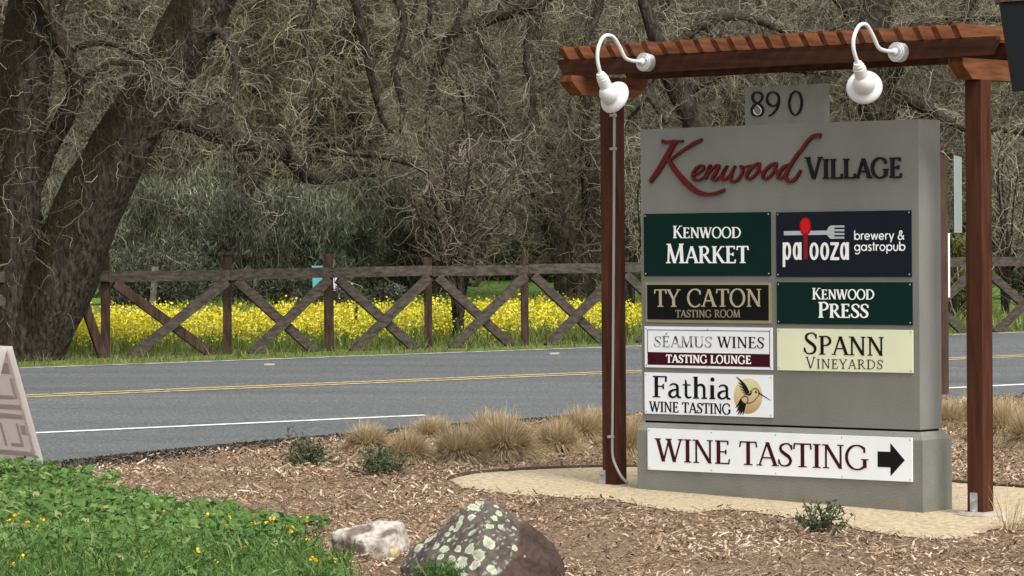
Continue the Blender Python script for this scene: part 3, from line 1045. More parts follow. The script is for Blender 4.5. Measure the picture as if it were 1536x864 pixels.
q([(113, 375, 32), (113, 632, 32)], smooth=False)
oval(100, 190, 372, 558, 33)
oval(203, 290, 372, 558, 33)
q([(283, 372, 32), (283, 556, 32)], smooth=False)
oval(378, 478, 374, 560, 33)
oval(490, 588, 374, 560, 33)
q([(600, 388, 30), (686, 388, 30)], smooth=False)
q([(672, 392, 34), (612, 542, 34)], smooth=False)
q([(598, 544, 30), (690, 544, 30)], smooth=False)
oval(698, 786, 372, 558, 33)
q([(779, 372, 32), (779, 556, 32)], smooth=False)
ink.done('lettering', MAT['ink_white'], p)
ink = Ink(po)


def zl(x, y):
    return S(1160 + x / 6.982, 310 + y / 6.982, po)


for txt, x0_, x1_, yb_, ya_ in (('brewery &', 848, 1378, 346, 284), ('gastropub', 850, 1385, 462, 400)):
    a_, b_ = zl(x0_, yb_), zl(x1_, yb_ - 2)
    write(ink, [(txt, 1.0)], a_, b_, zl(x0_, ya_)[1] - a_[1], T=.2, font=sans, gap=.12)
    ink.done('small_lettering', MAT['ink_white'], p)
    ink = Ink(po)
ink = Ink(po)
q = lambda pts, **k: pxpath(ink, po, pts, 6.982, 1160, 310, **k)
q([(112, 278, 44), (580, 272, 44)], smooth=False)
ink.poly([zl(x, y) for x, y in ((566, 240), (585, 208), (610, 197), (640, 196), (640, 337), (610, 338), (588, 328), (566, 298))][::-1])
for yy in (207, 247, 286, 325):
    q([(638, yy, 21), (745, yy, 21)], smooth=False)
ink.done('fork_print', MAT['ink_grey'], p)
ink = Ink(po, 0.0030)
q([(339, 290, 50), (341, 552, 42)], smooth=False)
ink.poly([zl(338 + 60 * math.cos(a), 208 + 96 * math.sin(a)) for a in np.linspace(0, 2 * math.pi, 29)[:-1]][::-1])
ink.done('spoon_print', MAT['ink_dark_red'], p)
ink = Ink(po, 0.0046)
ink.poly([zl(338 + 48 * math.cos(a), 206 + 80 * math.sin(a)) for a in np.linspace(0, 2 * math.pi, 29)[:-1]][::-1])
ink.done('spoon_bowl_print', MAT['ink_red'], p)
# 3
p, po, (x0, x1, z0, z1) = panel('black panel with gold lettering in a brass frame', MAT['brass'], [(969.4, 424.5), (1158, 423.2), (1158, 485.1), (969.7, 483.5)], SIGN_OFF, 2)
rect_ink(po, x0 + .013, x1 - .018, z0 + .017, z1 - .013, MAT['panel_black'], p, 'black_field', 0.003)
po += 0.003
ink = Ink(po)
pxline(ink, po, [('TY CATON', 1.0)], 981.4, 1143, 460.2, 460.0, 26, T=.15, t=.07, gap=0.02)
ink.done('lettering', MAT['ink_gold'], p)
ink = Ink(po)
pxline(ink, po, [('TASTING ROOM', 1.0)], 1013.5, 1110.7, 476.2, 476.0, 11.2, T=.16, t=.09, gap=0.02)
ink.done('small_lettering', MAT['ink_dim_gold'], p)
# 4
p, po, _ = panel('dark green panel lettered in white, right column', MAT['panel_green'], [(1166, 423.3), (1368.8, 423.3), (1369.3, 487.2), (1166.5, 485.9)], SIGN_OFF, 2)
ink = Ink(po)
pxline(ink, po, [('K', 1.0), ('ENWOOD', .86)], 1217.9, 1311.8, 449.1, 449.2, 17.2, T=.17, t=.08, gap=0.0)
ink.done('upper_lettering', MAT['ink_white'], p)
ink = Ink(po)
pxline(ink, po, [('P', 1.0), ('RESS', .88)], 1226.7, 1303.6, 476.5, 476.8, 23.5, T=.18, t=.08, gap=0.0)
ink.done('lettering', MAT['ink_white'], p)
# 5
p, po, (x0, x1, z0, z1) = panel('white panel with a maroon band and thin border', MAT['panel_white'], [(968.1, 489.2), (1159.6, 491.8), (1159.6, 554.5), (968.4, 551)], SIGN_OFF, 3)
ax0, ax1 = x0 + .02, x1 - .016
az1 = S(973, 494.2, po)[1]
azm = S(973, 528, po)[1]
az0 = S(973, 547, po)[1]
ink = Ink(po)
lw = .0032
for r_ in ((ax0, ax1, az1 - lw, az1), (ax0, ax0 + lw, azm, az1 - lw), (ax1 - lw, ax1, azm, az1 - lw)):
    ink.poly([(r_[0], r_[2]), (r_[1], r_[2]), (r_[1], r_[3]), (r_[0], r_[3])])
ink.done('border_line', MAT['ink_maroon'], p)
rect_ink(po, ax0, ax1, az0, azm, MAT['ink_maroon'], p)
ink = Ink(po)
a_, b_ = S(981, 520.3, po), S(1063.0, 521.4, po)
cp_ = S(981, 503.8, po)[1] - S(981, 520.3, po)[1]
write(ink, [('SÉAMUS', 1.0)], a_, S(1068.5, 521.4, po), cp_, T=.14, t=.05, gap=.02)
ink.done('faded_lettering', MAT['faded_ink'], p)
ink = Ink(po)
write(ink, [('WINES', 1.0)], S(1076.5, 521.5, po), S(1147, 522.6, po), cp_, T=.15, t=.06, gap=.02)
ink.done('lettering', MAT['ink_black'], p)
ink = Ink(po + .001)
pxline(ink, po + .001, [('TASTING LOUNGE', 1.0)], 999.4, 1127, 544, 546, 12.2, T=.2, t=.1, gap=0.03)
ink.done('small_lettering', MAT['ink_white'], p)
# 6
p, po, _ = panel('cream panel with dark serif lettering', MAT['panel_cream'], [(1166.5, 493), (1369.9, 494.6), (1370.4, 559), (1167.3, 555.6)], SIGN_OFF, 2)
ink = Ink(po)
pxline(ink, po, [('S', 1.0), ('PANN', .84)], 1205, 1327, 531.2, 533.8, 33, T=.15, t=.065, gap=0.02)
ink.done('upper_lettering', MAT['ink_black'], p)
ink = Ink(po)
pxline(ink, po, [('V', 1.0), ('INEYARDS', .82)], 1209, 1324.9, 552.2, 553.9, 17, T=.1, t=.055, gap=0.08)
ink.done('lettering', MAT['ink_black'], p)
# 7
p, po, _ = panel('white panel with a hummingbird over a golden disc', MAT['panel_white'], [(967.9, 558.2), (1159.9, 563), (1159.9, 626.8), (968.2, 619.7)], SIGN_OFF, 2)
ink = Ink(po)
pxline(ink, po, [('Fathia', 1.0)], 977.8, 1096.7, 595.8, 599.4, 32, T=.15, t=.065, font=lower, gap=.02)
ink.done('upper_lettering', MAT['ink_black'], p)
ink = Ink(po)
pxline(ink, po, [('WINE TASTING', 1.0)], 974.4, 1096.7, 617.4, 621.6, 15.6, T=.17, t=.09, gap=0.0)
ink.done('lettering', MAT['ink_black'], p)


def bl(x, y, o):
    return S(960 + x / 7.314, 550 + y / 7.314, o)


ink = Ink(po, 0.0006)
ink.poly([bl(1186 + 158 * math.cos(a), 322 + 196 * math.sin(a), po) for a in np.linspace(0, 2 * math.pi, 41)[:-1]][::-1])
ink.done('disc_print', MAT['print_sun'], p)
ink = Ink(po + .0006, 0.0012)
q = lambda pts, **k: pxpath(ink, po + .0006, pts, 7.314, 960, 550, **k)
for pts in ([(1058, 112, 6), (1110, 160, 24), (1160, 220, 28), (1195, 290, 22)], [(1078, 172, 5), (1120, 200, 18), (1165, 245, 22), (1190, 290, 16)],
            [(1090, 212, 5), (1130, 232, 16), (1170, 268, 18)], [(1105, 250, 5), (1140, 262, 12), (1180, 290, 14)], [(1122, 278, 4), (1150, 286, 10), (1185, 302, 12)],
            [(1140, 306, 4), (1165, 304, 8), (1195, 310, 8)],
            [(1188, 310, 22), (1212, 300, 20), (1222, 275, 10), (1205, 268, 6)], [(1220, 270, 6), (1245, 245, 7), (1275, 240, 7), (1300, 262, 8), (1312, 290, 9)],
            [(1300, 288, 20), (1345, 315, 13), (1395, 345, 8), (1436, 370, 3)], [(1308, 305, 7), (1280, 345, 7), (1230, 390, 7), (1175, 402, 8)],
            [(1262, 272, 12), (1275, 280, 18), (1285, 284, 8)],
            [(1115, 345, 8), (1150, 322, 9), (1180, 340, 9), (1185, 375, 9), (1165, 402, 8)],
            [(1112, 350, 18), (1085, 410, 24), (1050, 450, 6)], [(1120, 372, 20), (1090, 450, 26), (1060, 495, 6)], [(1132, 388, 20), (1105, 470, 28), (1075, 525, 6)],
            [(1145, 398, 20), (1125, 470, 26), (1102, 530, 6)], [(1158, 402, 16), (1145, 460, 20), (1130, 530, 5)]):
    q(pts)
ink.done('bird_print', MAT['ink_black'], p)
# 8
p, po, _ = panel('long white panel on the plinth with maroon lettering and a black arrow', MAT['panel_white'], [(972.3, 642), (1369, 656.6), (1369.6, 723.1), (972.9, 703.9)], BO, 5)
ink = Ink(po)
pxline(ink, po, [('WINE TASTING', 1.0)], 983.5, 1303.7, 691.8, 705.0, 34.5, T=.145, t=.06, gap=-0.01)
ink.done('lettering', MAT['ink_maroon'], p)
ink = Ink(po)
wl = lambda x, y: S(960 + x / 3.491, 630 + y / 3.491, po)
ya, yb_ = wl(1245, 162)[1], wl(1245, 243)[1]
yt, yl_ = wl(1312, 121)[1], wl(1312, 294)[1]
xa, xm, xt = wl(1245, 200)[0], wl(1312, 200)[0], wl(1387, 210)[0]
ymid = (yt + yl_) / 2
hw = (ya - yb_) / 2
ink.poly([(xa, ymid - hw), (xm, ymid - hw), (xm, yl_), (xt, ymid), (xm, yt), (xm, ymid + hw), (xa, ymid + hw)])
ink.done('arrow_print', MAT['ink_black'], p)

# ------------------------------------------------------------------ red timber frame over the sign
pg = thing('pergola_frame', 'red stained timber frame with two posts and a slatted beam over the sign', 'timber frame', O0, -TH)
PW = 0.098
BF = 0.31                                         # front face of the front beam
zb_l, zt_l = S(838, 108, BF)[1], S(838, 83.5, BF)[1]
zb_r, zt_r = S(1488, 90.5, BF)[1], S(1488, 61.5, BF)[1]
zbb, zbt = (zb_l + zb_r) / 2, (zt_l + zt_r) / 2
xl = S(836.5, 95, BF)[0]
xr = S(1494, 75, BF)[0]
sl, srt = S(913, 600, PW / 2)[0], S(1462, 600, PW / 2)[0]
zbr_b = (S(905, 143, 0)[1] + S(1462, 124, 0)[1]) / 2
posts = []
for sx, zf in ((sl, S(912, 718, PW / 2)[1] - 0.03), (srt, -0.03)):
    posts.append(obj('post', bxm(sx - PW / 2, sx + PW / 2, -PW / 2, PW / 2, zf - 0.3, zbr_b), MAT['redwood'], pg, bevel=0.005))
for sx, BL, BR in ((sl, 0.41, 0.27), (srt, 0.21, 0.50)):
    bm = bmesh.new()
    prof = [(-BL, zbb), (-BL, zbb - 0.035), (-BL + 0.09, zbr_b + 0.001), (BR - 0.09, zbr_b + 0.001), (BR, zbb - 0.035), (BR, zbb)]
    a = [bm.verts.new((sx - 0.047, y, z)) for y, z in prof]
    b = [bm.verts.new((sx + 0.047, y, z)) for y, z in prof]
    bm.faces.new(a)
    bm.faces.new(b[::-1])
    for i in range(6):
        bm.faces.new((a[i], b[i], b[(i + 1) % 6], a[(i + 1) % 6]))
    obj('crossbeam_bracket', bm, MAT['redwood_cross'], pg, bevel=0.004)
for y0 in (-BF, BF - 0.045):
    bm = bmesh.new()
    c = 0.045
    prism(bm, [(xl + c, zbb + .001), (xr - c, zbb + .001), (xr, zbt - .02), (xr, zbt), (xl, zbt), (xl, zbt - .02)], y0, y0 + 0.045)
    obj('beam', bm, MAT['redwood_beam'], pg, bevel=0.003)
zr0 = zbt + 0.0015
zr1 = (S(838, 63.5, BF)[1] + S(1488, 41.5, BF)[1]) / 2
NR = 23
RL = 0.37
sx0, sx1 = S(836, 70, BF + .06)[0] + 0.02, S(1430, 50, BF + .06)[0]
for i in range(NR):
    sx = sx0 + (sx1 - sx0) * i / (NR - 1) + rng.normal(0, 0.004)
    bm = bmesh.new()
    k = 0.05
    prof = [(-RL + k, zr0), (RL - k, zr0), (RL, zr1 - 0.012), (RL, zr1), (-RL, zr1), (-RL, zr1 - .012)]
    dz = rng.normal(0, 0.002)
    wv = 0.019
    a = [bm.verts.new((sx - wv, y, z + (dz if z > zr0 else 0))) for y, z in prof]
    b = [bm.verts.new((sx + wv, y, z + (dz if z > zr0 else 0))) for y, z in prof]
    bm.faces.new(a)
    bm.faces.new(b[::-1])
    for j in range(6):
        bm.faces.new((a[j], b[j], b[(j + 1) % 6], a[(j + 1) % 6]))
    obj('rafter', bm, MAT['redwood_cross'], pg, bevel=0.002)
# galvanised post anchors
for sx, py_t, py_b, pxc in ((sl, 705, 721, 904), (srt, 739, 779, 1461)):
    xx, zt = S(pxc, py_t, PW / 2)
    _, zl_ = S(pxc, py_b, PW / 2)
    hw = 0.022
    an_ = obj('post_anchor', bxm(xx - hw, xx + hw, -PW / 2 - 0.006, -PW / 2 - 0.0003, zl_ - 0.04, zt), MAT['galvanised'], pg, bevel=0.002)
    for fz in ((.7, .3) if sx > sl else (.6,)):
        b_ = bmesh.new()
        lathe(b_, [(0, .014), (.004, .014), (.004, .009), (.02, .009), (.02, 0)], (xx, -PW / 2 - 0.0058, zl_ + (zt - zl_) * fz), (0, -1, 0), 10)
        obj('bolt', b_, MAT['galvanised'], an_)
c = G(1464, 784)
bm = bmesh.new()
lathe(bm, [(-0.05, 0.15), (0.018, 0.14), (0.03, 0.12), (0.03, 0)], (0, 0, 0), (0, 0, 1), 18)
o = obj('concrete_footing', bm, MAT['concrete'])
o.location = (O0.x + 0.02, O0.y - 0.02, gz(c.x, c.y) + 0.006)
tag(o, 'round concrete footing at the base of the right timber post', 'footing')

# conduit up the left post
cd = thing('conduit', 'thin pale conduit pipe running up the left timber post', 'conduit', O0, -TH)
yo = PW / 2 + 0.009
pts = []
for px, py in ((921.5, 163), (921, 300), (920, 450), (919, 600), (918.5, 672), (920.5, 690), (926, 704), (933, 716), (941, 724)):
    s, z = S(px, py, yo)
    pts.append((s, -yo, z))
bm = bmesh.new()
pp = catmull(pts, 6)
pipe(bm, np.vstack([[pp[0] + np.array([0, 0, .12])], pp]), 0.0078, 10)
obj('pipe', bm, MAT['conduit'], cd, smooth=True)
for py in (173, 223, 655):
    s, z = S(921 if py < 500 else 917.5, py, yo)
    obj('pipe_clip', bxm(s - .024, s + .014, -yo - .011, -PW / 2 - .0005, z - .008, z + .008), MAT['conduit'], cd, bevel=.002)


# gooseneck lamps
def lamp(bx, by, path, neck, axis_px, label):
    t = thing('gooseneck_lamp', label, 'lamp', O0, -TH, 'gooseneck lamps on the beam')
    s, z = S(bx, by, BF + 0.05)
    b_ = bmesh.new()
    lathe(b_, [(0.0005, 0.0), (0.0005, .052), (.045, .052), (.05, .049), (.05, .040), (.054, .038), (.054, 0)], (s, -BF, z), (0, -1, 0), 28)
    mb = obj('mounting_box', b_, MAT['grey_box'], t)
    for a in (0.3, 3.4):
        b2 = bmesh.new()
        lathe(b2, [(0, .006), (.003, .006), (.004, 0)], (s + .032 * math.cos(a), -BF - .0535, z + .032 * math.sin(a)), (0, -1, 0), 8)
        obj('screw', b2, MAT['galvanised'], mb)
    # arm lies in the vertical plane through the box, square to the beam
    b_ = bmesh.new()
    arm = [(s, -BF - .054, z)] + [(s, -BF - .05 - d_, z + h_) for d_, h_ in path]
    ap = catmull(arm, 7)
    pipe(b_, ap, 0.0105, 12)
    lathe(b_, [(0, .0), (0, .022), (.012, .02), (.022, .012)], (s, -BF - .0535, z), (0, -1, 0), 16)
    obj('arm', b_, MAT['white_enamel'], t, smooth=True)
    e = Vector(ap[-1])
    d = (Vector(ap[-1]) - Vector(ap[-3])).normalized()
    ax = (Matrix.Rotation(TH, 3, 'Z') @ Vector(axis_px)).normalized()      # world direction -> sign frame
    b_ = bmesh.new()
    sd_ = (d * 0.8 + ax * 0.35).normalized()
    lathe(b_, [(-.012, .0), (-.012, .022), (0, .026), (.008, .030), (.02, .030), (.022, .033), (.085, .036), (.085, 0)], e, sd_, 24)
    obj('socket', b_, MAT['white_enamel'], t, smooth=False, bevel=0.0)
    c_ = e + sd_ * 0.125
    b_ = bmesh.new()
    prof = [(-.062, 0.0), (-.060, .015), (-.05, .033), (-.03, .049), (-.008, .057), (.008, .0585), (.0145, .0587), (.018, .061), (.024, .074), (.034, .087), (.044, .094), (.050, .095), (.0505, .092),
            (.044, .090), (.034, .083), (.02, .056), (-.01, .050), (-.04, .03), (-.05, 0)]
    lathe(b_, prof, c_, ax, 36)
    sh = obj('lamp_shade', b_, MAT['white_enamel'], t, smooth=True)
    b_ = bmesh.new()
    lathe(b_, [(-.03, .0), (-.03, .014), (-.01, .016), (.01, .03), (.03, .032), (.045, .02), (.05, 0)], c_, ax, 18)
    obj('bulb', b_, MAT['panel_white'], sh, smooth=True)
    return t


lamp(964, 93, [(.10, .004), (.155, .02), (.20, .075), (.26, .13), (.335, .128), (.385, .065), (.392, -.01), (.365, -.085)], None, (.62, .70, -.38), 'white gooseneck lamp above the left timber post')
lamp(1343, 78, [(.10, .004), (.155, .02), (.20, .075), (.26, .13), (.325, .122), (.372, .06), (.374, -.005), (.335, -.078)], None, (.14, .92, -.36), 'white gooseneck lamp above the right half of the sign')

# ------------------------------------------------------------------ vegetation tools
def curly(st, dr, length, K, wmin, wmax, droop=0.0, jitter=0.25, kink=0.32):
    """crinkled wandering twigs: a slow curl plus a sideways kink at every step"""
    n = len(st)
    st = np.asarray(st, float)
    d = unit(np.asarray(dr, float))
    length = np.broadcast_to(np.asarray(length, float), (n,))
    om = unit(rng.normal(size=(n, 3))) * rng.uniform(wmin, wmax, (n, 1)) * .55
    P = np.empty((n, K, 3))
    P[:, 0] = st
    h = (length / (K - 1))[:, None]
    for i in range(1, K):
        d = unit(d + np.cross(om, d) * h + np.array([0, 0, -droop]) * h)
        om = om + rng.normal(size=(n, 3)) * wmax * 0.3
        e = unit(d + rng.normal(size=(n, 3)) * kink * rng.uniform(.4, 1.4, (n, 1)))
        d = unit(d * .7 + e * .3)
        P[:, i] = P[:, i - 1] + e * h
    return P


def forked(P, Rd, per=2, frac=.55):
    """side shoots: every twig carries shorter, thinner twigs that leave it forwards"""
    n, K, _ = P.shape
    k = np.repeat(np.arange(n), per)
    j = rng.integers(1, K - 2, len(k))
    d = unit(P[k, j + 1] - P[k, j])
    ln = np.linalg.norm(P[:, 1] - P[:, 0], axis=1)[k] * (K - 1)
    d2 = unit(d + rng.normal(size=d.shape) * .55)
    Q = curly(P[k, j], d2, ln * rng.uniform(.25, frac, len(k)), K, .5, 4.0, .6, kink=.25)
    Rq = Rd[k, j][:, None] * .7 * (1 - np.linspace(0, 1, K)[None] * .6)
    return np.vstack([P, Q]), np.vstack([Rd, Rq]), np.concatenate([np.arange(n), k])


def crown_mesh(name, P, r0, r1, pw, per, base=None, rmin=.4):
    Rd = taper(len(P), P.shape[1], rng.uniform(r0, r1, len(P)), rmin)
    P2, R2, own = forked(P, Rd, per)
    c = (rng.random(len(P)) ** pw)[own]
    c = np.clip(c + rng.normal(0, .08, len(c)), 0, 1)
    return twig_mesh(name, P2, R2, base=base, rnd=c)


def taper(n, K, r0, r1):
    r0 = np.broadcast_to(np.asarray(r0, float), (n,))
    return r0[:, None] * (1 - np.linspace(0, 1, K)[None] * (1 - r1))


def twig_mesh(name, P, Rd, pw=1.8, sides=3, base=None, rnd=None):
    V, q, own = tubes(P, Rd, sides)
    if base is not None:
        V = V - np.asarray(base)
    r_ = (rng.random(len(P)) ** pw) if rnd is None else rnd
    return np_mesh(name, V, q, attrs={'rnd': r_[own]})


def limb_mesh(name, limbs, base, sides=20, rough=0.05, per=10):
    """limbs: list of (k,4) arrays x,y,z,radius; barky noise pushed into the surface"""
    VV, QQ, o = [], [], 0
    for L in limbs:
        c = catmull(L, per)
        V, q, _ = tubes(c[None, :, :3], c[None, :, 3], sides)
        k = len(c)
        cen = np.repeat(c[:, :3], sides, 0)
        rad = np.repeat(c[:, 3], sides)
        dirn = (V - cen) / (rad[:, None] + 1e-9)
        nz_ = np.array([noise.noise(Vector((v[0] * 3.5, v[1] * 3.5, v[2] * 1.1))) + 0.6 * noise.noise(Vector((v[0] * 11, v[1] * 11, v[2] * 2.5))) for v in V])
        V = V + dirn * (rad * nz_ * 3.0 * rough)[:, None]
        VV.append(V - np.asarray(base))
        QQ.append(q + o)
        o += len(V)
    return np_mesh(name, np.vstack(VV), np.vstack(QQ), smooth=True)


def pxl(pts, Y, dY=0.0):
    """traced limb: (px, py, width px[, Y]) -> x, y, z, radius"""
    out = []
    for i, p in enumerate(pts):
        Yp = p[3] if len(p) > 3 else Y + dY * i / max(1, len(pts) - 1)
        v = D(p[0], p[1], Yp)
        out.append((v.x, v.y, v.z, p[2] * Yp / F / 2))
    return np.array(out)


def along(limbs, n, lo=0.0):
    """random points along limbs -> positions and outward random directions"""
    L = limbs[0] if len(limbs) == 1 else None
    cs = [catmull(l, 8) for l in limbs]
    ln = np.array([np.linalg.norm(np.diff(c[:, :3], axis=0), axis=1).sum() for c in cs])
    pick = rng.choice(len(cs), n, p=ln / ln.sum())
    out = np.empty((n, 3))
    for i, k in enumerate(pick):
        c = cs[k]
        t = rng.uniform(lo, 0.999) * (len(c) - 1)
        j = int(t)
        out[i] = c[j, :3] + (c[min(j + 1, len(c) - 1), :3] - c[j, :3]) * (t - j)
    return out


def px_cloud(n, x0, x1, y0, y1, Y0, Y1):
    xs, ys, Ys = rng.uniform(x0, x1, n), rng.uniform(y0, y1, n), rng.uniform(Y0, Y1, n)
    return np.array([tuple(D(a, b, c)) for a, b, c in zip(xs, ys, Ys)])


def rdir(n, up=0.0, flat=1.0):
    d = rng.normal(size=(n, 3))
    d[:, 1] *= flat
    d[:, 2] += up
    return unit(d)


# ------------------------------------------------------------------ big tree by the road, two trunks
YT = 31.9
bpx = G(60, 545)
base = Vector((D(55, 545, YT).x, YT, gz(D(55, 545, YT).x, YT)))
t1 = thing('tree', 'massive rough barked tree leaning right at the left roadside before the fence', 'tree', base)
A_ = pxl([(28, 580, 165), (38, 537, 118), (62, 480, 108), (98, 400, 107), (138, 300, 102), (192, 200, 90), (252, 100, 84), (304, 5, 86), (352, -90, 78), (400, -220, 66), (440, -380, 50)], YT)
B_ = pxl([(10, 570, 150), (12, 520, 112), (14, 450, 88), (20, 350, 78), (26, 250, 78), (34, 150, 80), (46, 60, 84), (62, -60, 84), (60, -220, 70), (40, -400, 50)], YT, -0.1)
link('trunk', limb_mesh('trunk', [A_], base, 56, 0.035, 18), MAT['bark_dark_flank'], t1)
link('trunk', limb_mesh('trunk', [B_], base, 56, 0.035, 18), MAT['bark_dark_flank'], t1)
limbs1 = [
    pxl([(44, 300, 24), (62, 255, 26), (82, 203, 27), (104, 162, 28), (113, 132, 26), (106, 96, 24), (88, 60, 24), (70, 10, 24), (30, -60, 22)], YT, -0.5),
    pxl([(215, 180, 30), (275, 182, 28), (330, 203, 26), (395, 221, 24), (438, 240, 24), (455, 262, 22), (490, 269, 16), (535, 262, 10), (564, 263, 5)], YT, 1.0),
    pxl([(500, 232, 4, 32.6), (543, 232, 9, 32.6), (590, 238, 9, 32.7), (625, 250, 8, 32.8), (640, 262, 4, 32.8)], YT),
    pxl([(380, -150, 40), (450, -110, 30), (510, -50, 20), (533, 0, 15), (547, 70, 13), (562, 135, 11), (574, 180, 8), (590, 200, 4)], YT, 0.6),
    pxl([(300, 30, 22), (340, 60, 16), (355, 110, 11), (338, 160, 8), (320, 200, 5)], YT, -0.8),
    pxl([(90, 80, 12), (150, 64, 9), (200, 80, 7), (250, 110, 4)], YT, -1.0),
    pxl([(110, 130, 10), (160, 100, 9), (210, 98, 7), (255, 130, 5), (275, 175, 3)], YT, -1.2),
    pxl([(330, 203, 7, 32.1), (352, 235, 6, 32.1), (395, 290, 4, 32.1), (410, 330, 3, 32.1)], YT),
    pxl([(395, 221, 7, 32.3), (372, 180, 6, 32.3), (345, 150, 5, 32.3), (300, 165, 3, 32.3)], YT),
    pxl([(440, 240, 8, 32.3), (430, 200, 7, 32.3), (460, 170, 5, 32.4), (500, 120, 4, 32.4)], YT),
]
link('limb', limb_mesh('limb', limbs1[:1], base, 16, 0.06), MAT['bark_dark_flank'], t1)
for lb in limbs1[1:]:
    link('limb', limb_mesh('limb', [lb], base, 12, 0.06), MAT['bark_dark'], t1)
st = np.vstack([along([A_[2:8], B_[2:8]], 200), along(limbs1, 700)])
st += rng.normal(size=st.shape) * 0.06
st[:200, 1] -= rng.uniform(0.0, 0.3, 200)
dr = rdir(len(st), 0.0, 0.8)
dr[:, 1] -= 0.35
P1 = curly(st, dr, rng.uniform(0.2, 0.8, len(st)), 13, 1.5, 6.0, 0.5)
# long loose shoots hanging around the stems
st2 = np.vstack([px_cloud(60, -40, 330, -40, 330, 30.8, 31.3), px_cloud(500, 60, 330, -40, 300, 32.6, 34)])
P2 = curly(st2, rdir(len(st2), -0.3), rng.uniform(0.25, .75, len(st2)), 13, 1.5, 6.0, 0.6)
P = np.vstack([P1, P2])
link('crown', crown_mesh('crown', P, 0.0016, 0.0044, 1.6, 3, base), MAT['twigs'], t1)

# ------------------------------------------------------------------ traced willows beyond the fence
YW = 44.5
gb = G(862, 450)
base = Vector((D(862, 450, YW).x, YW, gz(gb.x, YW)))
t2 = thing('tree', 'leaning curly willow whose stout stump stands left of the tall red post', 'tree', base)
tr2 = pxl([(862, 465, 66), (862, 445, 58), (862, 415, 58), (855, 395, 52), (838, 350, 46), (815, 300, 44), (792, 255, 40), (765, 210, 36), (735, 168, 30), (700, 135, 24), (655, 105, 18), (600, 80, 10)], YW)
tr2b = pxl([(864, 420, 40), (880, 380, 34), (888, 320, 30), (884, 250, 26), (878, 170, 24), (884, 80, 20), (890, -40, 16)], YW, 0.6)
link('trunk', limb_mesh('trunk', [tr2], base, 28, 0.07, 12), MAT['bark'], t2)
link('limb', limb_mesh('limb', [tr2b], base, 18, 0.07), MAT['bark'], t2)
l2 = [pxl([(765, 210, 22), (740, 180, 16), (690, 165, 14), (640, 175, 9), (615, 190, 5)], YW, -0.5),
      pxl([(800, 270, 16), (760, 240, 12), (720, 250, 8), (690, 280, 5)], YW, -0.6),
      pxl([(735, 168, 18), (742, 110, 14), (720, 50, 12), (735, -20, 9)], YW, 0.3),
      pxl([(825, 320, 14), (800, 290, 10), (770, 300, 7), (752, 330, 4)], YW, -0.6),
      pxl([(700, 135, 12), (690, 80, 9), (660, 30, 8), (650, -40, 6)], YW, 0.4)]
for lb in l2:
    link('limb', limb_mesh('limb', [lb], base, 10, 0.07), MAT['bark_dark'], t2)
st = np.vstack([along([tr2[3:], tr2b], 900), along(l2, 900), px_cloud(2200, 590, 960, -60, 330, 44.7, 47.5)])
P = curly(st, rdir(len(st), -0.5), rng.uniform(0.3, 0.95, len(st)), 12, .8, 5.0, 1.2, kink=.27)
link('crown', crown_mesh('crown', P, 0.0028, 0.0075, 1.2, 3, base), MAT['twigs'], t2)

YW = 42.0
base = Vector((D(1130, 470, YW).x, YW, gz(D(1130, 470, YW).x, YW)))
t3 = thing('tree', 'dark limbed willow rising behind the timber beam and the left half of the sign', 'tree', base)
tr3 = pxl([(1130, 475, 60), (1125, 400, 50), (1100, 300, 46), (1060, 220, 42), (1020, 140, 34), (985, 60, 24), (968, 10, 22), (955, -60, 20), (930, -160, 16)], YW)
link('trunk', limb_mesh('trunk', [tr3], base, 24, 0.07, 10), MAT['bark_dark'], t3)
l3 = [pxl([(955, -60, 18), (880, -40, 18), (815, -5, 17), (776, 14, 17), (748, 22, 16), (713, 38, 15), (685, 46, 14), (668, 68, 12), (655, 104, 10), (647, 139, 8), (640, 175, 6), (650, 220, 4)], YW),
      pxl([(748, 22, 10), (756, -5, 9), (740, -40, 8)], YW),
      pxl([(685, 46, 8), (690, 20, 7), (700, 0, 7), (690, -40, 6)], YW),
      pxl([(668, 68, 7), (640, 52, 6), (618, 50, 5), (620, 20, 5), (632, -10, 5)], YW, 0.3),
      pxl([(640, 52, 5), (645, 20, 5), (640, -20, 5)], YW),
      pxl([(985, 60, 16), (978, 110, 14), (966, 130, 12), (985, 160, 8), (1000, 185, 5)], YW, -0.4),
      pxl([(972, 150, 6), (955, 165, 5), (935, 190, 4), (930, 215, 3)], YW),
      pxl([(1000, 80, 14), (1050, 40, 12), (1100, 25, 10), (1160, 40, 7), (1210, 70, 5)], YW, 0.4),
      pxl([(1060, 40, 7), (1072, 60, 6), (1085, 45, 4)], YW),
      pxl([(1020, 140, 18), (1100, 100, 16), (1180, 100, 14), (1260, 110, 10)], YW, 1.0),
      pxl([(655, 104, 5), (690, 130, 5), (698, 175, 4), (700, 240, 4), (710, 290, 3)], YW)]
l3 += [pxl([(930, -120, 18), (860, -60, 14), (810, 10, 12), (790, 80, 10), (800, 150, 8), (785, 220, 6), (790, 280, 4)], YW, -.4),
       pxl([(880, -60, 12), (900, 0, 10), (880, 60, 8), (862, 120, 6), (850, 190, 4)], YW, -.5),
       pxl([(560, -80, 14), (590, -20, 12), (606, 40, 10), (590, 100, 8), (604, 160, 6), (596, 215, 4)], YW, -.3),
       pxl([(450, -60, 12), (470, 0, 10), (455, 50, 8), (470, 110, 6), (462, 160, 4)], YW, -.3)]
for L_ in l3:
    L_[:, 3] *= 1.3
for lb in l3:
    link('limb', limb_mesh('limb', [lb], base, 12, 0.07), MAT['bark_dark'], t3)
st = np.vstack([along(l3, 1500), px_cloud(1800, 900, 1300, -60, 230, 42.4, 45)])
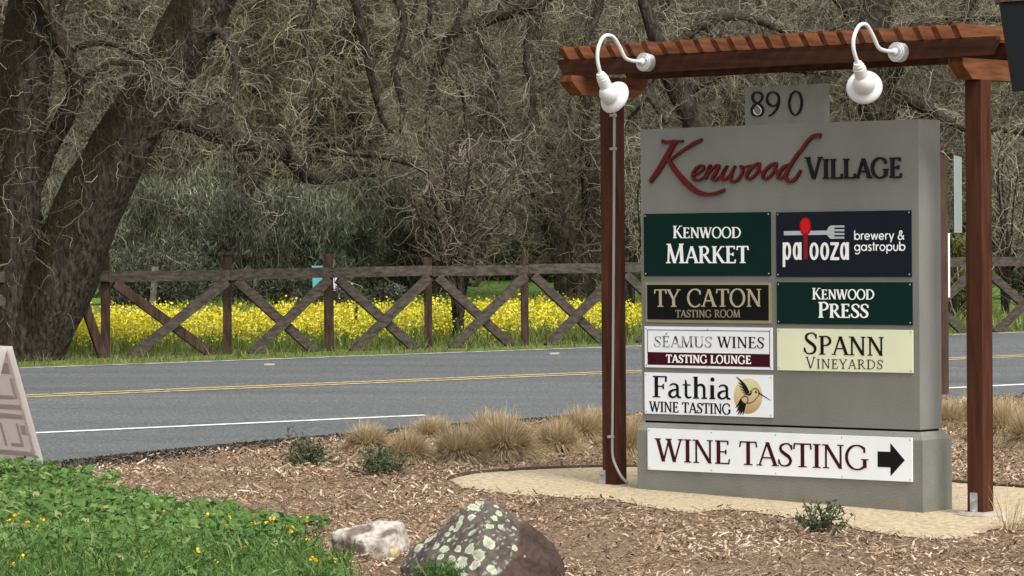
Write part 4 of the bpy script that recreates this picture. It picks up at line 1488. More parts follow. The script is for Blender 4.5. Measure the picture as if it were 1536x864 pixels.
P = curly(st, rdir(len(st), -0.5), rng.uniform(0.3, 0.95, len(st)), 12, .8, 5.0, 1.2, kink=.27)
link('crown', crown_mesh('crown', P, 0.0026, 0.0068, 1.3, 3, base), MAT['twigs'], t3)

YW = 43.0
base = Vector((D(1330, 470, YW).x, YW, gz(D(1330, 470, YW).x, YW)))
t4 = thing('tree', 'thick dark willow trunk rising past the right end of the beam above the sign', 'tree', base)
tr4 = pxl([(1345, 480, 80), (1342, 400, 66), (1330, 300, 62), (1318, 200, 60), (1305, 100, 58), (1306, 40, 58), (1318, -10, 54), (1325, -80, 46)], YW)
link('trunk', limb_mesh('trunk', [tr4], base, 28, 0.07, 10), MAT['bark_dark'], t4)
l4 = [pxl([(1305, 60, 30), (1275, 15, 26), (1240, -30, 22)], YW),
      pxl([(1318, 60, 26), (1380, 40, 22), (1430, 30, 20), (1460, -5, 18), (1500, -50, 14)], YW, 0.5),
      pxl([(1420, 32, 12), (1470, 25, 11), (1536, 32, 9), (1600, 20, 6)], YW, 0.5),
      pxl([(1306, 160, 30), (1360, 150, 24), (1420, 180, 14), (1440, 192, 11), (1490, 193, 11), (1540, 197, 10), (1600, 190, 8)], YW, -0.6),
      pxl([(1312, 140, 20), (1345, 110, 16), (1350, 70, 10), (1370, 60, 6)], YW, -0.5),
      pxl([(1330, 150, 14), (1290, 145, 10), (1262, 150, 6)], YW, -0.5),
      pxl([(1320, 230, 22), (1390, 225, 14), (1450, 240, 10), (1530, 270, 7)], YW, 0.5)]
for lb in l4:
    link('limb', limb_mesh('limb', [lb], base, 12, 0.07), MAT['bark_dark'], t4)
st = np.vstack([along(l4, 1000), px_cloud(2000, 1230, 1620, -60, 330, 43.4, 47)])
P = curly(st, rdir(len(st), -0.5), rng.uniform(0.3, 0.95, len(st)), 12, .8, 5.0, 1.2, kink=.27)
link('crown', crown_mesh('crown', P, 0.0028, 0.0072, 1.1, 3, base), MAT['twigs'], t4)


# bare shrub growing up through the fence line
def stem_shrub(px, py, Y, spread, top, n, mat, label, seed_dirs=None, thick=9):
    b0_ = D(px, py, Y)
    b0_.z = gz(b0_.x, b0_.y)
    t = thing('bare_shrub', label, 'shrub', b0_)
    L = []
    for i in range(n):
        f = (i + 0.5) / n * 2 - 1 + rng.normal(0, 0.12)
        tx = px + f * spread
        ty = top + abs(f) * 60 + rng.normal(0, 20)
        mid = 0.5 + rng.normal(0, .05)
        L.append(pxl([(px + f * 3, py, thick), (px + f * 10, py - (py - top) * .3, thick * .9), (px + f * spread * .35 + rng.normal(0, 6), py - (py - ty) * mid, thick * .6),
                      (px + f * spread * .75 + rng.normal(0, 8), py - (py - ty) * .8, thick * .4), (tx, ty, thick * .2)], Y, rng.normal(0, .5)))
    link('stem', limb_mesh('stem', L, b0_, 7, 0.06, 6), MAT['bark'], t)
    st_ = along(L, n * 42, 0.35)
    P_ = curly(st_, rdir(len(st_), 0.7), rng.uniform(0.15, 0.7, len(st_)), 9, 1, 4.5, 0.1)
    link('crown', twig_mesh('crown', P_, taper(len(P_), 9, rng.uniform(0.0035, 0.008, len(P_)), 0.4), 0.9, base=b0_), mat, t)


stem_shrub(687, 521, 35.2, 85, 225, 15, MAT['twigs_red'], 'bare many stemmed shrub growing beside the fence post near the middle of the photo', thick=8)
stem_shrub(945, 470, 41, 45, 200, 11, MAT['twigs'], 'bare upright shrub seen between the left timber post and the sign', thick=6)
stem_shrub(1508, 478, 42, 75, 230, 14, MAT['twigs'], 'bare tangled shrub behind the fence right of the right timber post', thick=6)

# ------------------------------------------------------------------ generic bare willows farther back
def willow_proto(seed, lean, mat):
    global rng
    keep = rng
    rng = np.random.default_rng(seed)
    H = 6.5
    n = 7
    tz = np.linspace(-0.1, H, n)
    tx = lean * (tz / H) ** 1.4 * 1.5 + rng.normal(0, .12, n)
    ty = rng.normal(0, .15, n)
    tx[0], ty[0] = 0, 0
    trunk = np.stack([tx, ty, tz, np.linspace(.24, .07, n)], 1)
    limbs_ = []
    for i in range(18):
        f = rng.uniform(.12, .95)
        c_ = catmull(trunk, 8)
        p0 = c_[int(f * (len(c_) - 1))]
        a_ = rng.uniform(0, 2 * math.pi)
        Lg = rng.uniform(1.6, 3.2)
        pts_ = [p0 * np.array([1, 1, 1, .7])]
        d_ = np.array([math.cos(a_), math.sin(a_), rng.uniform(.2, 1.0)])
        for k in range(5):
            d_ = unit(d_ + rng.normal(size=3) * .45 + np.array([0, 0, -.12]))
            q_ = pts_[-1].copy()
            q_[:3] += d_ * Lg / 5
            q_[3] *= .68
            pts_.append(q_)
        limbs_.append(np.array(pts_))
    m_tr = limb_mesh('trunk', [trunk], (0, 0, 0), 16, .06, 8)
    m_tr.materials.append(MAT['bark'])
    m_li = [limb_mesh('limb', [l], (0, 0, 0), 8, .06, 5) for l in limbs_]
    for m_ in m_li:
        m_.materials.append(MAT['bark_dark'])
    st_ = np.vstack([along(limbs_, 1200), rng.normal(size=(2600, 3)) * np.array([1.9, 1.4, 1.7]) + np.array([lean * .6, 0, 3.6])])
    st_[:, 2] = np.clip(st_[:, 2], .5, 8)
    P_ = curly(st_, rdir(len(st_), -.5), rng.uniform(.35, 1.1, len(st_)), 11, .8, 5.0, 1.2, kink=.27)
    m_cr = crown_mesh('crown', P_, .0042, .0092, 1.2, 3)
    m_cr.materials.append(mat)
    rng = keep
    return m_tr, m_li, m_cr


protos = [willow_proto(101, 1.0, MAT['twigs']), willow_proto(102, -0.8, MAT['twigs_green']), willow_proto(103, .3, MAT['twigs_red'])]
BACK = [(120, 50, 0, .3, 'bare willow seen in the gap between the two trunks of the roadside tree'),
        (330, 52, 1, 1.3, 'greenish willow right behind the leaning roadside trunk'),
        (470, 50, 1, 2.6, 'yellow green willow tangle above the snaking limb'),
        (590, 53, 0, 4.0, 'brown willow tangle above the grey shrubs near the photo centre'),
        (700, 57, 2, .9, 'reddish bare tree behind the leaning curly willow'),
        (880, 54, 0, 2.0, 'grey bare tree just left of the beam end and left lamp'),
        (1010, 52, 2, 5.2, 'twiggy bare tree above the left half of the slatted beam'),
        (1160, 55, 1, 3.3, 'olive toned bare tree behind the house number'),
        (1270, 51, 0, .2, 'bare tree behind the right lamp'),
        (1420, 54, 2, 1.6, 'bare tree in the gap between the sign and the right timber post'),
        (1520, 52, 1, 4.4, 'bare tree at the right edge below the dark hanging board'),
        (10, 52, 2, 2.2, 'bare tree behind the left trunk of the roadside tree'),
        (230, 58, 0, 5.0, 'farther bare tree left of the leaning roadside trunk top'),
        (640, 62, 1, .0, 'far pale bare tree on the foot of the hill behind the hanging limb'),
        (950, 63, 1, 2.9, 'far bare tree on the foot of the hill behind the left timber post'),
        (1340, 63, 2, 2.0, 'far bare tree on the foot of the hill behind the thick dark trunk'),
        (420, 63, 2, 3.6, 'far bare tree on the foot of the hill above the grey shrubs')]
for px, Y, k, rz, lab in BACK:
    v = D(px, 430, Y)
    m_tr, m_li, m_cr = protos[k]
    t = thing('bare_tree', lab, 'tree', (v.x, Y, gz(v.x, Y) + (0 if Y < 60 else 0.05)), rz, 'bare trees behind the fence')
    s_ = rng.uniform(.92, 1.1)
    t.scale = (s_, s_, s_)
    link('trunk', m_tr, None, t)
    for m_ in m_li:
        link('limb', m_, None, t)
    link('crown', m_cr, None, t)

# brush on the hillside: too many stems to count
n = 16000
xs, ys = rng.uniform(-24, 24, n), rng.uniform(64, 120, n)
hz = GA * xs + GB * ys + 0.30 * np.clip(ys - 66, 0, None) ** 1.02 * (0.9 + .2 * np.sin(xs * .03 + 1))
st = np.stack([xs, ys, hz + rng.uniform(0, 2.2, n)], 1)
P = curly(st, rdir(n, .5), rng.uniform(.6, 2.2, n), 9, .8, 4.0, .2)
tag(link('hill_brush', twig_mesh('hill_brush', P, taper(n, 9, rng.uniform(.010, .022, n), .4), 1.1), MAT['twigs']), 'grey bare brush covering the hillside', None, None, 'stuff')


# ------------------------------------------------------------------ leafy shrubs
def leafy(name, label, px, py, wpx, top, Y, n, mat, lw=(.010, .02), ll=(.05, .11), up=1.0, cat='shrub', depth=.8, group=None, stems=True):
    c = D(px, py, Y)
    c.z = gz(c.x, c.y)
    Wm, Hm = wpx * Y / F / 2, (py - top) * Y / F
    t = thing(name, label, cat, c, 0, group)
    # clumps make an uneven outline
    m = 26
    cc = rng.uniform(-1, 1, (m, 3)) * np.array([Wm * .75, Wm * depth * .7, 0]) + np.array([0, 0, 1]) * rng.uniform(.15, .86, (m, 1)) * Hm
    rr = rng.uniform(.2, .38, m) * min(Wm, Hm) * 1.25
    k = rng.integers(0, m, n)
    p = cc[k] + unit(rng.normal(size=(n, 3))) * (rr[k] * rng.uniform(.35, 1.05, n) ** .6)[:, None]
    p[:, 2] = np.abs(p[:, 2])
    d = rdir(n, up)
    L_ = rng.uniform(*ll, n)
    P_ = np.stack([p, p + d * L_[:, None] * .5, p + d * L_[:, None]], 1)
    P_[:, 2, 2] -= L_ * .1
    W_ = rng.uniform(*lw, n)[:, None] * np.array([.5, 1.0, .15])
    V_, q_, own = ribbons(P_, W_, unit(np.cross(d, rng.normal(size=(n, 3)))))
    r_ = np.clip(rng.random(n) * .8 + rng.normal(0, .12, m)[k] + .08, 0, 1)
    link('crown', np_mesh('crown', V_, q_, attrs={'rnd': r_[own]}), mat, t)
    if stems:
        ns = 40
        s_ = np.zeros((ns, 3))
        s_[:, 0] = rng.uniform(-.3, .3, ns) * Wm
        s_[:, 1] = rng.uniform(-.3, .3, ns) * Wm * depth
        P_ = curly(s_, rdir(ns, 1.6), rng.uniform(.6, 1.0, ns) * Hm, 8, .3, 1.5)
        link('trunk', twig_mesh('trunk', P_, taper(ns, 8, .012, .4)), MAT['twigs'], t)
    return t


leafy('shrub', 'grey green shrub seen between the two trunks of the roadside tree', 130, 462, 130, 268, 46, 7000, MAT['olive_leaf'], lw=(.007, .014), ll=(.07, .17), up=2.2, group='grey green shrubs behind the fence')
leafy('shrub', 'grey green shrub just right of the leaning roadside trunk', 262, 462, 190, 262, 46.5, 15000, MAT['olive_leaf'], lw=(.007, .014), ll=(.07, .17), up=2.2, group='grey green shrubs behind the fence')
leafy('shrub', 'dark shrub below the snaking limb and behind the second fence post', 372, 462, 150, 300, 45, 9000, MAT['dark_leaf'], lw=(.007, .014), ll=(.07, .17), up=2.2, group='grey green shrubs behind the fence')
leafy('shrub', 'tall grey green shrub below the end of the snaking limb', 455, 460, 170, 272, 46, 15000, MAT['olive_leaf'], lw=(.007, .014), ll=(.07, .17), up=2.2, group='grey green shrubs behind the fence')
leafy('shrub', 'pale grey green shrub behind the white garden chair', 585, 458, 170, 268, 47.5, 15000, MAT['olive_leaf'], lw=(.007, .014), ll=(.07, .17), up=2.2, group='grey green shrubs behind the fence')
leafy('shrub', 'dark green shrub left of the bare many stemmed shrub', 640, 456, 120, 310, 46.5, 7000, MAT['dark_leaf'], lw=(.007, .014), ll=(.07, .17), up=2.2, group='grey green shrubs behind the fence')
leafy('shrub', 'low green bush left of the willow stump', 755, 425, 130, 372, 53, 8000, MAT['bush_leaf'], ll=(.03, .07))
leafy('shrub', 'dark leafy bush behind the willow stump', 860, 425, 120, 352, 54, 6000, MAT['dark_leaf'], ll=(.04, .08))
leafy('shrub', 'olive green bush between the sign and the right timber post', 1436, 492, 70, 356, 40, 5000, MAT['bush_leaf'], ll=(.03, .07))
leafy('shrub', 'dark bush at the right edge behind the crossed fence braces', 1545, 470, 110, 372, 46, 4000, MAT['dark_leaf'])
leafy('shrub', 'dark low shrub behind the leftmost crossed braces', 240, 460, 200, 385, 44, 6000, MAT['dark_leaf'])
leafy('shrub', 'dark low shrub behind the fence under the white garden chair', 520, 462, 200, 430, 42.2, 8000, MAT['dark_leaf'], up=.3)
leafy('shrub', 'dark low shrub behind the fence between second and third posts', 415, 457, 150, 415, 44, 5000, MAT['dark_leaf'], up=.3)

# ------------------------------------------------------------------ timber fence
fA, fB = G(158, 537), G(787, 518.5)
fd = (fB - fA)
fd.z = 0
fd.normalize()
fnm = Vector((-fd.y, fd.x, 0))


def fpt(px):
    d = ray(px, 500)
    t = ((fA).dot(fnm)) / (d.dot(fnm) - 0) if abs(d.dot(fnm)) > 1e-6 else 0
    k = (fA.x * fnm.x + fA.y * fnm.y) / (d.x * fnm.x + d.y * fnm.y)
    x, y = d.x * k, d.y * k
    return Vector((x, y, gz(x, y)))


fence = thing('timber_fence', 'weathered timber fence with crossed braces along the far side of the road', 'fence', fA)
FP = [(-260, 0), (-40, 0), (158, 380), (341, 382), (494, 380), (643, 386), (787, 384), (925, 384), (1060, 384), (1194, 384), (1328, 384), (1462, 384), (1592, 384), (1722, 384)]
fpos = []
HR = 0.77                                                   # rail height above ground
for px, ty in FP:
    p = fpt(px)
    fpos.append(p)
    hh = (1.88 + (ray(px, ty).z / ray(px, ty).y) * p.y - p.z) if ty else 1.03
    bm = bmesh.new()
    q = p - fence.location
    wv = .04 if px != 494 else .046
    lx, ly = rng.normal(0, .008, 2)
    v = box(bm, q.x - wv, q.x + wv, q.y - wv, q.y + wv, q.z - .3, q.z + hh)
    for vv in v[4:]:
        vv.co.x += lx
    if ty == 382:                                            # flat cap on one post
        box(bm, q.x - .062 + lx, q.x + .062 + lx, q.y - .062, q.y + .062, q.z + hh + .001, q.z + hh + .03)
    obj('post', bm, MAT['fence_post'], fence, bevel=.006)
for i, (a, b) in enumerate(zip(fpos, fpos[1:])):
    qa, qb = a - fence.location, b - fence.location
    off = -fnm * .068
    za = HR + rng.normal(0, .006)
    bm = bmesh.new()
    beam_between(bm, qa + off + Vector((0, 0, za)), qb + off + Vector((0, 0, HR + rng.normal(0, .006))) - fd * .004, .05, .10, fnm)
    obj('rail', bm, MAT['fence_wood'], fence, bevel=.006)
    lo_, hi_ = .03, HR - .06
    o1, o2 = -fnm * .075, -fnm * .128
    dd = fd * .06
    if FP[i][0] == -40:
        bm = bmesh.new()
        pa = fpt(112) - fence.location
        beam_between(bm, pa + o1 + Vector((0, 0, HR - .06)), qb + o1 - dd + Vector((0, 0, 0.0)), .045, .085, fnm)
        obj('brace', bm, MAT['fence_post'], fence, bevel=.005)
        bm = bmesh.new()
        beam_between(bm, qa + o1 + dd + Vector((0, 0, hi_)), qa + o1 + fd * .9 + Vector((0, 0, lo_)), .045, .09, fnm)
        obj('brace', bm, MAT['fence_wood'], fence, bevel=.005)
        continue
    red = FP[i][0] == 158
    bm = bmesh.new()
    beam_between(bm, qa + o1 + dd + Vector((0, 0, hi_)), qb + o1 - dd * 3 + Vector((0, 0, lo_ - .04)), .045, .09, fnm)
    obj('brace', bm, MAT['fence_post'] if red else MAT['fence_wood'], fence, bevel=.005)
    bm = bmesh.new()
    beam_between(bm, qb + o2 - dd + Vector((0, 0, hi_)), qa + o2 + dd * 3 + Vector((0, 0, lo_ - .04)), .045, .09, fnm)
    obj('brace', bm, MAT['fence_wood'], fence, bevel=.005)

# stakes behind the fence
for px, y0, y1, wpx, Y, mat, lab in ((231, 400, 456, 9, 43.5, 'grey_wood', 'short leaning grey wooden stake behind the leftmost crossed braces'),
                                     (385, 404, 456, 10, 44, 'grey_wood', 'upright grey wooden stake between the second and third fence posts'),
                                     (533, 460, 522, 4, 35.5, 'brown_post', 'thin dark metal stake standing in the flowers')):
    a, b = D(px - 3, y1 + 8, Y), D(px + 2, y0, Y)
    a.z = gz(a.x, a.y) - .1
    bm = bmesh.new()
    wv = wpx * Y / F
    beam_between(bm, Vector((0, 0, 0)), b - a, wv, wv * .8, (1, 0, 0))
    o = obj('stake', bm, MAT[mat], bevel=.004)
    o.location = a
    tag(o, lab, 'stake')

# ------------------------------------------------------------------ things on the lawn
c = D(507, 412, 43.2)
ch = thing('garden_chair', 'white slatted garden chair glimpsed above the fence rail', 'chair', (c.x, 43.2, gz(c.x, 43.2)), 0.5)
ch.scale = (.40, .40, .52)
bm = bmesh.new()
for i in range(5):
    beam_between(bm, (-.22 + i * .11, .25, .35), (-.26 + i * .13, .52, 1.02 - abs(i - 2) * .05), .09, .02, (1, 0, 0))
obj('backrest', bm, MAT['white_enamel'], ch)
bm = bmesh.new()
for i in range(5):
    beam_between(bm, (-.28, -.25 + i * .11, .40 - i * .02), (.28, -.25 + i * .11, .40 - i * .02), .09, .02, (0, 1, 0))
obj('seat', bm, MAT['white_enamel'], ch)
for sx in (-1, 1):
    bm = bmesh.new()
    beam_between(bm, (sx * .31, -.32, .58), (sx * .31, .4, .56), .12, .025, (1, 0, 0))
    obj('armrest', bm, MAT['white_enamel'], ch)
    for yy in (-.26, .3):
        bm = bmesh.new()
        beam_between(bm, (sx * .3, yy, -.02), (sx * .3, yy, .55), .03, .1, (1, 0, 0))
        obj('leg', bm, MAT['white_enamel'], ch)
c = D(476, 408, 43.2)
bm = bmesh.new()
prism(bm, [(-.12, -.02), (.12, -.02), (.16, .85), (.17, .92), (-.17, .92), (-.16, .85)], -.14, .14)
o = obj('planter', bm, MAT['turquoise'], bevel=.02)
o.location = (c.x, 43.2, gz(c.x, 43.2))
o.scale = (.40, .40, .58)
tag(o, 'small turquoise tub glimpsed above the fence rail left of the white chair', 'tub')

hY = 62
hc = D(790, 400, hY)
hb = Vector((hc.x, hY, gz(hc.x, hY) + 2.4))
ho = thing('house', 'white house glimpsed through the bare twigs left of the willow trunk', 'house', (hb.x, hY, gz(hb.x, hY) + 1.0))
obj('wall', bxm(-1.7, 1.7, 0, 3.4, -1.0, 1.4), MAT['house_white'], ho)
bm = bmesh.new()
prism(bm, [(-2.0, 1.401), (2.0, 1.401), (0.0, 2.25)], -.25, 3.7)
obj('roof', bm, MAT['roof'], ho)
for xx in (-1.0, .5):
    wn = obj('window', bxm(xx - .35, xx + .35, -.05, -.003, 0.1, .95), MAT['white_enamel'], ho)
    obj('pane', bxm(xx - .28, xx + .28, -.06, -.052, .17, .88), MAT['pane'], wn)


# ------------------------------------------------------------------ mustard flowers, verge grass
def blades(n, xy, hgt, wid, lean, K=3, zoff=0.0):
    p = np.zeros((n, 3))
    p[:, :2] = xy
    p[:, 2] = GA * p[:, 0] + GB * p[:, 1] + zoff
    a = rng.uniform(0, 2 * np.pi, n)
    ln = rng.uniform(.2, 1, n) * lean * hgt
    P_ = np.empty((n, K, 3))
    for i in range(K):
        f = i / (K - 1)
        P_[:, i, 0] = p[:, 0] + np.cos(a) * ln * f ** 1.6
        P_[:, i, 1] = p[:, 1] + np.sin(a) * ln * f ** 1.6
        P_[:, i, 2] = p[:, 2] + hgt * f * (1 - .15 * f)
    W_ = wid[:, None] * np.linspace(1, .25, K)[None]
    b_ = rng.uniform(0, np.pi, n)
    V_, q_, own = ribbons(P_, W_, np.stack([np.cos(b_), np.sin(b_), np.zeros(n)], 1))
    return V_, q_, own, P_[:, -1]


f0 = fpt(60)
L_field = 8.6
n = 6500
u_ = rng.uniform(-2, L_field, n)
v_ = .35 + 4.9 * rng.random(n) ** .9
pos = np.array([f0.x, f0.y])[None] + u_[:, None] * np.array([fd.x, fd.y])[None] + v_[:, None] * np.array([fnm.x, fnm.y])[None]
hgt = np.clip(.22 - .006 * v_ + rng.normal(0, .04, n), .08, .36)
cl_ = np.array([noise.noise(Vector((a_ * 1.1, b_ * 1.1, 4))) + .6 * noise.noise(Vector((a_ * 3.1, b_ * 3.1, 9))) for a_, b_ in pos])
dens = np.clip((v_ - .3) / 1.3, .05, 1) * np.clip(.9 + cl_ * 1.0, .3, 1)
hgt = hgt * (1 + .25 * cl_)
V_, q_, own, tips = blades(n, pos, hgt, rng.uniform(.008, .016, n), .3)
leafn = 9000
k = rng.integers(0, n, leafn)
V2, q2, own2, _ = blades(leafn, pos[k] + rng.normal(0, .05, (leafn, 2)), hgt[k] * rng.uniform(.3, .85, leafn), rng.uniform(.012, .03, leafn), .6)
stem_me = np_mesh('mustard_stems', np.vstack([V_, V2]), np.vstack([q_, q2 + len(V_)]), attrs={'rnd': np.concatenate([rng.random(n)[own], rng.random(leafn)[own2]])})
ms = link('mustard_stems', stem_me, MAT['green_blade'])
tag(ms, 'green stems and leaves of the flowering mustard behind the fence', None, None, 'stuff')

sel = np.where(rng.random(n) < dens)[0]
k = np.repeat(sel, 14)
cpos = tips[k] + rng.normal(size=(len(k), 3)) * np.array([.035, .035, .045]) + np.array([0, 0, -.02])
nn = rdir(len(k), .4)
aa = unit(np.cross(nn, rng.normal(size=(len(k), 3))))
bb = np.cross(nn, aa)
sz = rng.uniform(.008, .018, len(k))[:, None]
V_ = np.stack([cpos + aa * sz, cpos + bb * sz, cpos - aa * sz, cpos - bb * sz], 1).reshape(-1, 3)
q_ = np.arange(len(V_)).reshape(-1, 4)
tag(link('mustard_flowers', np_mesh('mustard_flowers', V_, q_, attrs={'rnd': np.repeat(rng.random(len(k)), 4)}), MAT['petal']), 'bright yellow mustard flowers behind the fence', None, None, 'stuff')

n = 15000
u_ = rng.uniform(-7, 17, n)
v_ = rng.uniform(-1.75, 1.0, n) + .0
p0 = fpt(0)
pos = np.array([p0.x, p0.y])[None] + u_[:, None] * np.array([fd.x, fd.y])[None] + v_[:, None] * np.array([fnm.x, fnm.y])[None]
# keep off the road
dist = (pos - np.array([far0.x, far0.y])) @ np.array([RN.x, RN.y])
pos = pos[dist > .05 + rng.normal(0, .05, n)]
n = len(pos)
V_, q_, own, _ = blades(n, pos, rng.uniform(.03, .09, n) * (1 + (rng.random(n) < .06) * 1.0), rng.uniform(.006, .014, n), .9)
tag(link('verge_grass', np_mesh('verge_grass', V_, q_, attrs={'rnd': rng.random(n)[own]}), MAT['verge_blade']), 'short rough grass along the far road edge', None, None, 'stuff')
n = 9000
p0 = fpt(930)
u_, v_ = rng.uniform(-1, 7, n), rng.uniform(.2, 9, n)
pos = np.array([p0.x, p0.y])[None] + u_[:, None] * np.array([fd.x, fd.y])[None] + v_[:, None] * np.array([fnm.x, fnm.y])[None]
V_, q_, own, _ = blades(n, pos, rng.uniform(.08, .22, n), rng.uniform(.01, .02, n), .7)
tag(link('field_grass', np_mesh('field_grass', V_, q_, attrs={'rnd': rng.random(n)[own]}), MAT['green_blade']), 'long green grass behind the fence to the right', None, None, 'stuff')


# ------------------------------------------------------------------ dry grass tussocks
def tussock_mesh(seed, n, spread=1.0, sparse=False):
    r = np.random.default_rng(seed)
    a = r.uniform(0, 2 * np.pi, n)
    rad = .10 * np.sqrt(r.random(n))
    ph = np.arcsin(r.uniform(.02, 1.0, n) ** .9)               # blades leave the crown in every direction of the half sphere
    K = 6
    L_ = np.clip(r.normal(.275, .035, n), .16, .40)
    P_ = np.empty((n, K, 3))
    for i in range(K):
        f = i / (K - 1)
        ho = rad * .8 + L_ * np.cos(ph) * f * spread * .95
        P_[:, i, 0] = np.cos(a) * ho
        P_[:, i, 1] = np.sin(a) * ho
        P_[:, i, 2] = .02 + L_ * (np.sin(ph) * f * 1.05 + .16 * f - .40 * f ** 2.2 * (.35 + np.cos(ph)))
    P_ += np.cumsum(r.normal(0, .004, P_.shape), axis=1)
    P_[:, :, 2] = np.maximum(P_[:, :, 2], -.01)
    W_ = r.uniform(.0034, .0066, n)[:, None] * np.array([1, 1, .95, .8, .55, .2])[None]
    b_ = a + np.pi / 2 + r.normal(0, .5, n)
    V_, q_, own = ribbons(P_, W_, np.stack([np.cos(b_), np.sin(b_), np.zeros(n)], 1))
    me = np_mesh('tussock', V_, q_, attrs={'rnd': np.clip(r.normal(.55, .22, n), 0, 1)[own]})
    me.materials.append(MAT['dry_grass'])
    return me


tm = [tussock_mesh(31 + i, 4200) for i in range(4)]
TUS = [(552, 685, 78, 52, 'dry tan grass tussock standing behind the two dark green shrubs'),
       (612, 704, 74, 64, 'dry tan grass tussock just right of the larger dark green shrub'),
       (648, 668, 78, 44, 'small dry grass tussock at the road edge by the end of the white line'),
       (690, 702, 92, 70, 'broad dry grass tussock in the middle of the front row'),
       (757, 697, 106, 84, 'largest dry grass tussock, above the lichen covered rock'),
       (735, 668, 80, 54, 'dry grass tussock at the road edge behind the largest one'),
       (835, 687, 78, 64, 'dry grass tussock with dark base left of the left timber post'),
       (872, 668, 84, 60, 'dry grass tussock touching the left side of the left timber post'),
       (942, 694, 60, 78, 'dry grass tussock squeezed between the left timber post and the sign'),
       (905, 660, 80, 50, 'dry grass tussock half hidden behind the left timber post'),
       (1426, 650, 46, 56, 'dry grass tussock between the sign plinth and the right timber post'),
       (1505, 668, 92, 76, 'broad dry grass tussock right of the right timber post'),
       (1548, 682, 80, 80, 'dry grass tussock cut off by the right edge of the photo'),
       (1470, 645, 80, 56, 'dry grass tussock half hidden behind the right timber post')]
for i, (px, by, wpx, hpx, lab) in enumerate(TUS):
    c = G(px, by - 6)
    t = link('grass_tussock', tm[i % 4])
    t.location = (c.x, c.y, gz(c.x, c.y))
    sx = wpx * c.y / F / .48
    sz_ = hpx * c.y / F / .36
    t.scale = (sx, sx, sz_)
    t.rotation_euler = (0, 0, i * 1.37)
    tag(t, lab, 'grass tussock', 'dry grass tussocks by the road')
sm = tussock_mesh(77, 110, .8)
c = G(1516, 800)
t = link('grass_tussock', sm)
t.location = (c.x, c.y, gz(c.x, c.y))
t.scale = (.72, .72, .8)
tag(t, 'small sparse dry grass sprig in front of the right timber post', 'grass tussock', 'dry grass tussocks by the road')


# ------------------------------------------------------------------ small green shrubs in the mulch
def sprig(name, label, px, by, wpx, hpx, nst, mat, leafl=(.015, .035), leafw=(.005, .010), per=14, shoots=(), cat='shrub', open_=0.9):
    c = G(px, by)
    Wm, Hm = wpx * c.y / F / 2, hpx * c.y / F
    t = thing(name, label, cat, (c.x, c.y, gz(c.x, c.y)))
    st_ = np.zeros((nst, 3))
    st_[:, :2] = rng.normal(0, .1, (nst, 2)) * Wm
    d_ = rdir(nst, .75)
    d_[:, 2] = np.abs(d_[:, 2]) + .1
    d_ = unit(d_ * np.array([open_ * Wm / Hm * 1.6, open_ * Wm / Hm * 1.6, 1.0]))
    ln = rng.uniform(.5, 1.0, nst) * np.hypot(Hm, Wm) * .85
    ln = np.minimum(ln, Hm / np.maximum(d_[:, 2], .25))
    for j, (dx, hh) in enumerate(shoots):
        st_[j] = (dx * c.y / F * .5, 0, 0)
        d_[j] = unit(np.array([dx * c.y / F * .5, 0, hh * c.y / F]))
        ln[j] = hh * c.y / F
    P_ = curly(st_, d_, ln, 9, .2, 2.0, 0, .12)
    link('stem', twig_mesh('stem', P_, taper(nst, 9, .0035, .4)), MAT['twigs_green'], t)
    n_ = nst * per
    k_ = rng.integers(0, nst, n_)
    f_ = rng.uniform(.2, 1.0, n_) * 7.999
    j_ = f_.astype(int)
    p_ = P_[k_, j_] + (P_[k_, j_ + 1] - P_[k_, j_]) * (f_ - j_)[:, None]
    dl = rdir(n_, .5)
    L_ = rng.uniform(*leafl, n_)
    Q_ = np.stack([p_, p_ + dl * L_[:, None] * .5, p_ + dl * L_[:, None]], 1)
    V_, q_, own_ = ribbons(Q_, rng.uniform(*leafw, n_)[:, None] * np.array([.4, 1, .1]), unit(np.cross(dl, rng.normal(size=(n_, 3)))))
    link('leaves', np_mesh('leaves', V_, q_, attrs={'rnd': rng.random(n_)[own_]}), mat, t)


sprig('green_shrub', 'dark green shrub with wiry shoots nearest the road edge', 464, 700, 76, 52, 70, MAT['shrub_leaf'], per=26, open_=.8, shoots=((-46, 64), (-16, 66), (-32, 52), (6, 56), (-42, 58), (22, 46)))
sprig('green_shrub', 'dark green spreading shrub with one tall upright shoot', 573, 713, 90, 50, 95, MAT['shrub_leaf'], per=26, open_=.9, shoots=((12, 86), (13, 80), (-10, 62), (-30, 50), (36, 46)))
sprig('green_shrub', 'sparse open green shrub at the front edge of the sand bed', 1236, 800, 92, 60, 40, MAT['shrub_leaf'], per=20, leafl=(.016, .036), leafw=(.006, .013), open_=.8, shoots=((-34, 58), (0, 56), (44, 48), (-14, 50), (20, 44)))
sprig('feathery_plant', 'bright green feathery plant in front of the lichen covered rock', 652, 882, 110, 46, 160, MAT['fennel_leaf'], leafl=(.012, .03), leafw=(.002, .004), per=40, cat='plant')


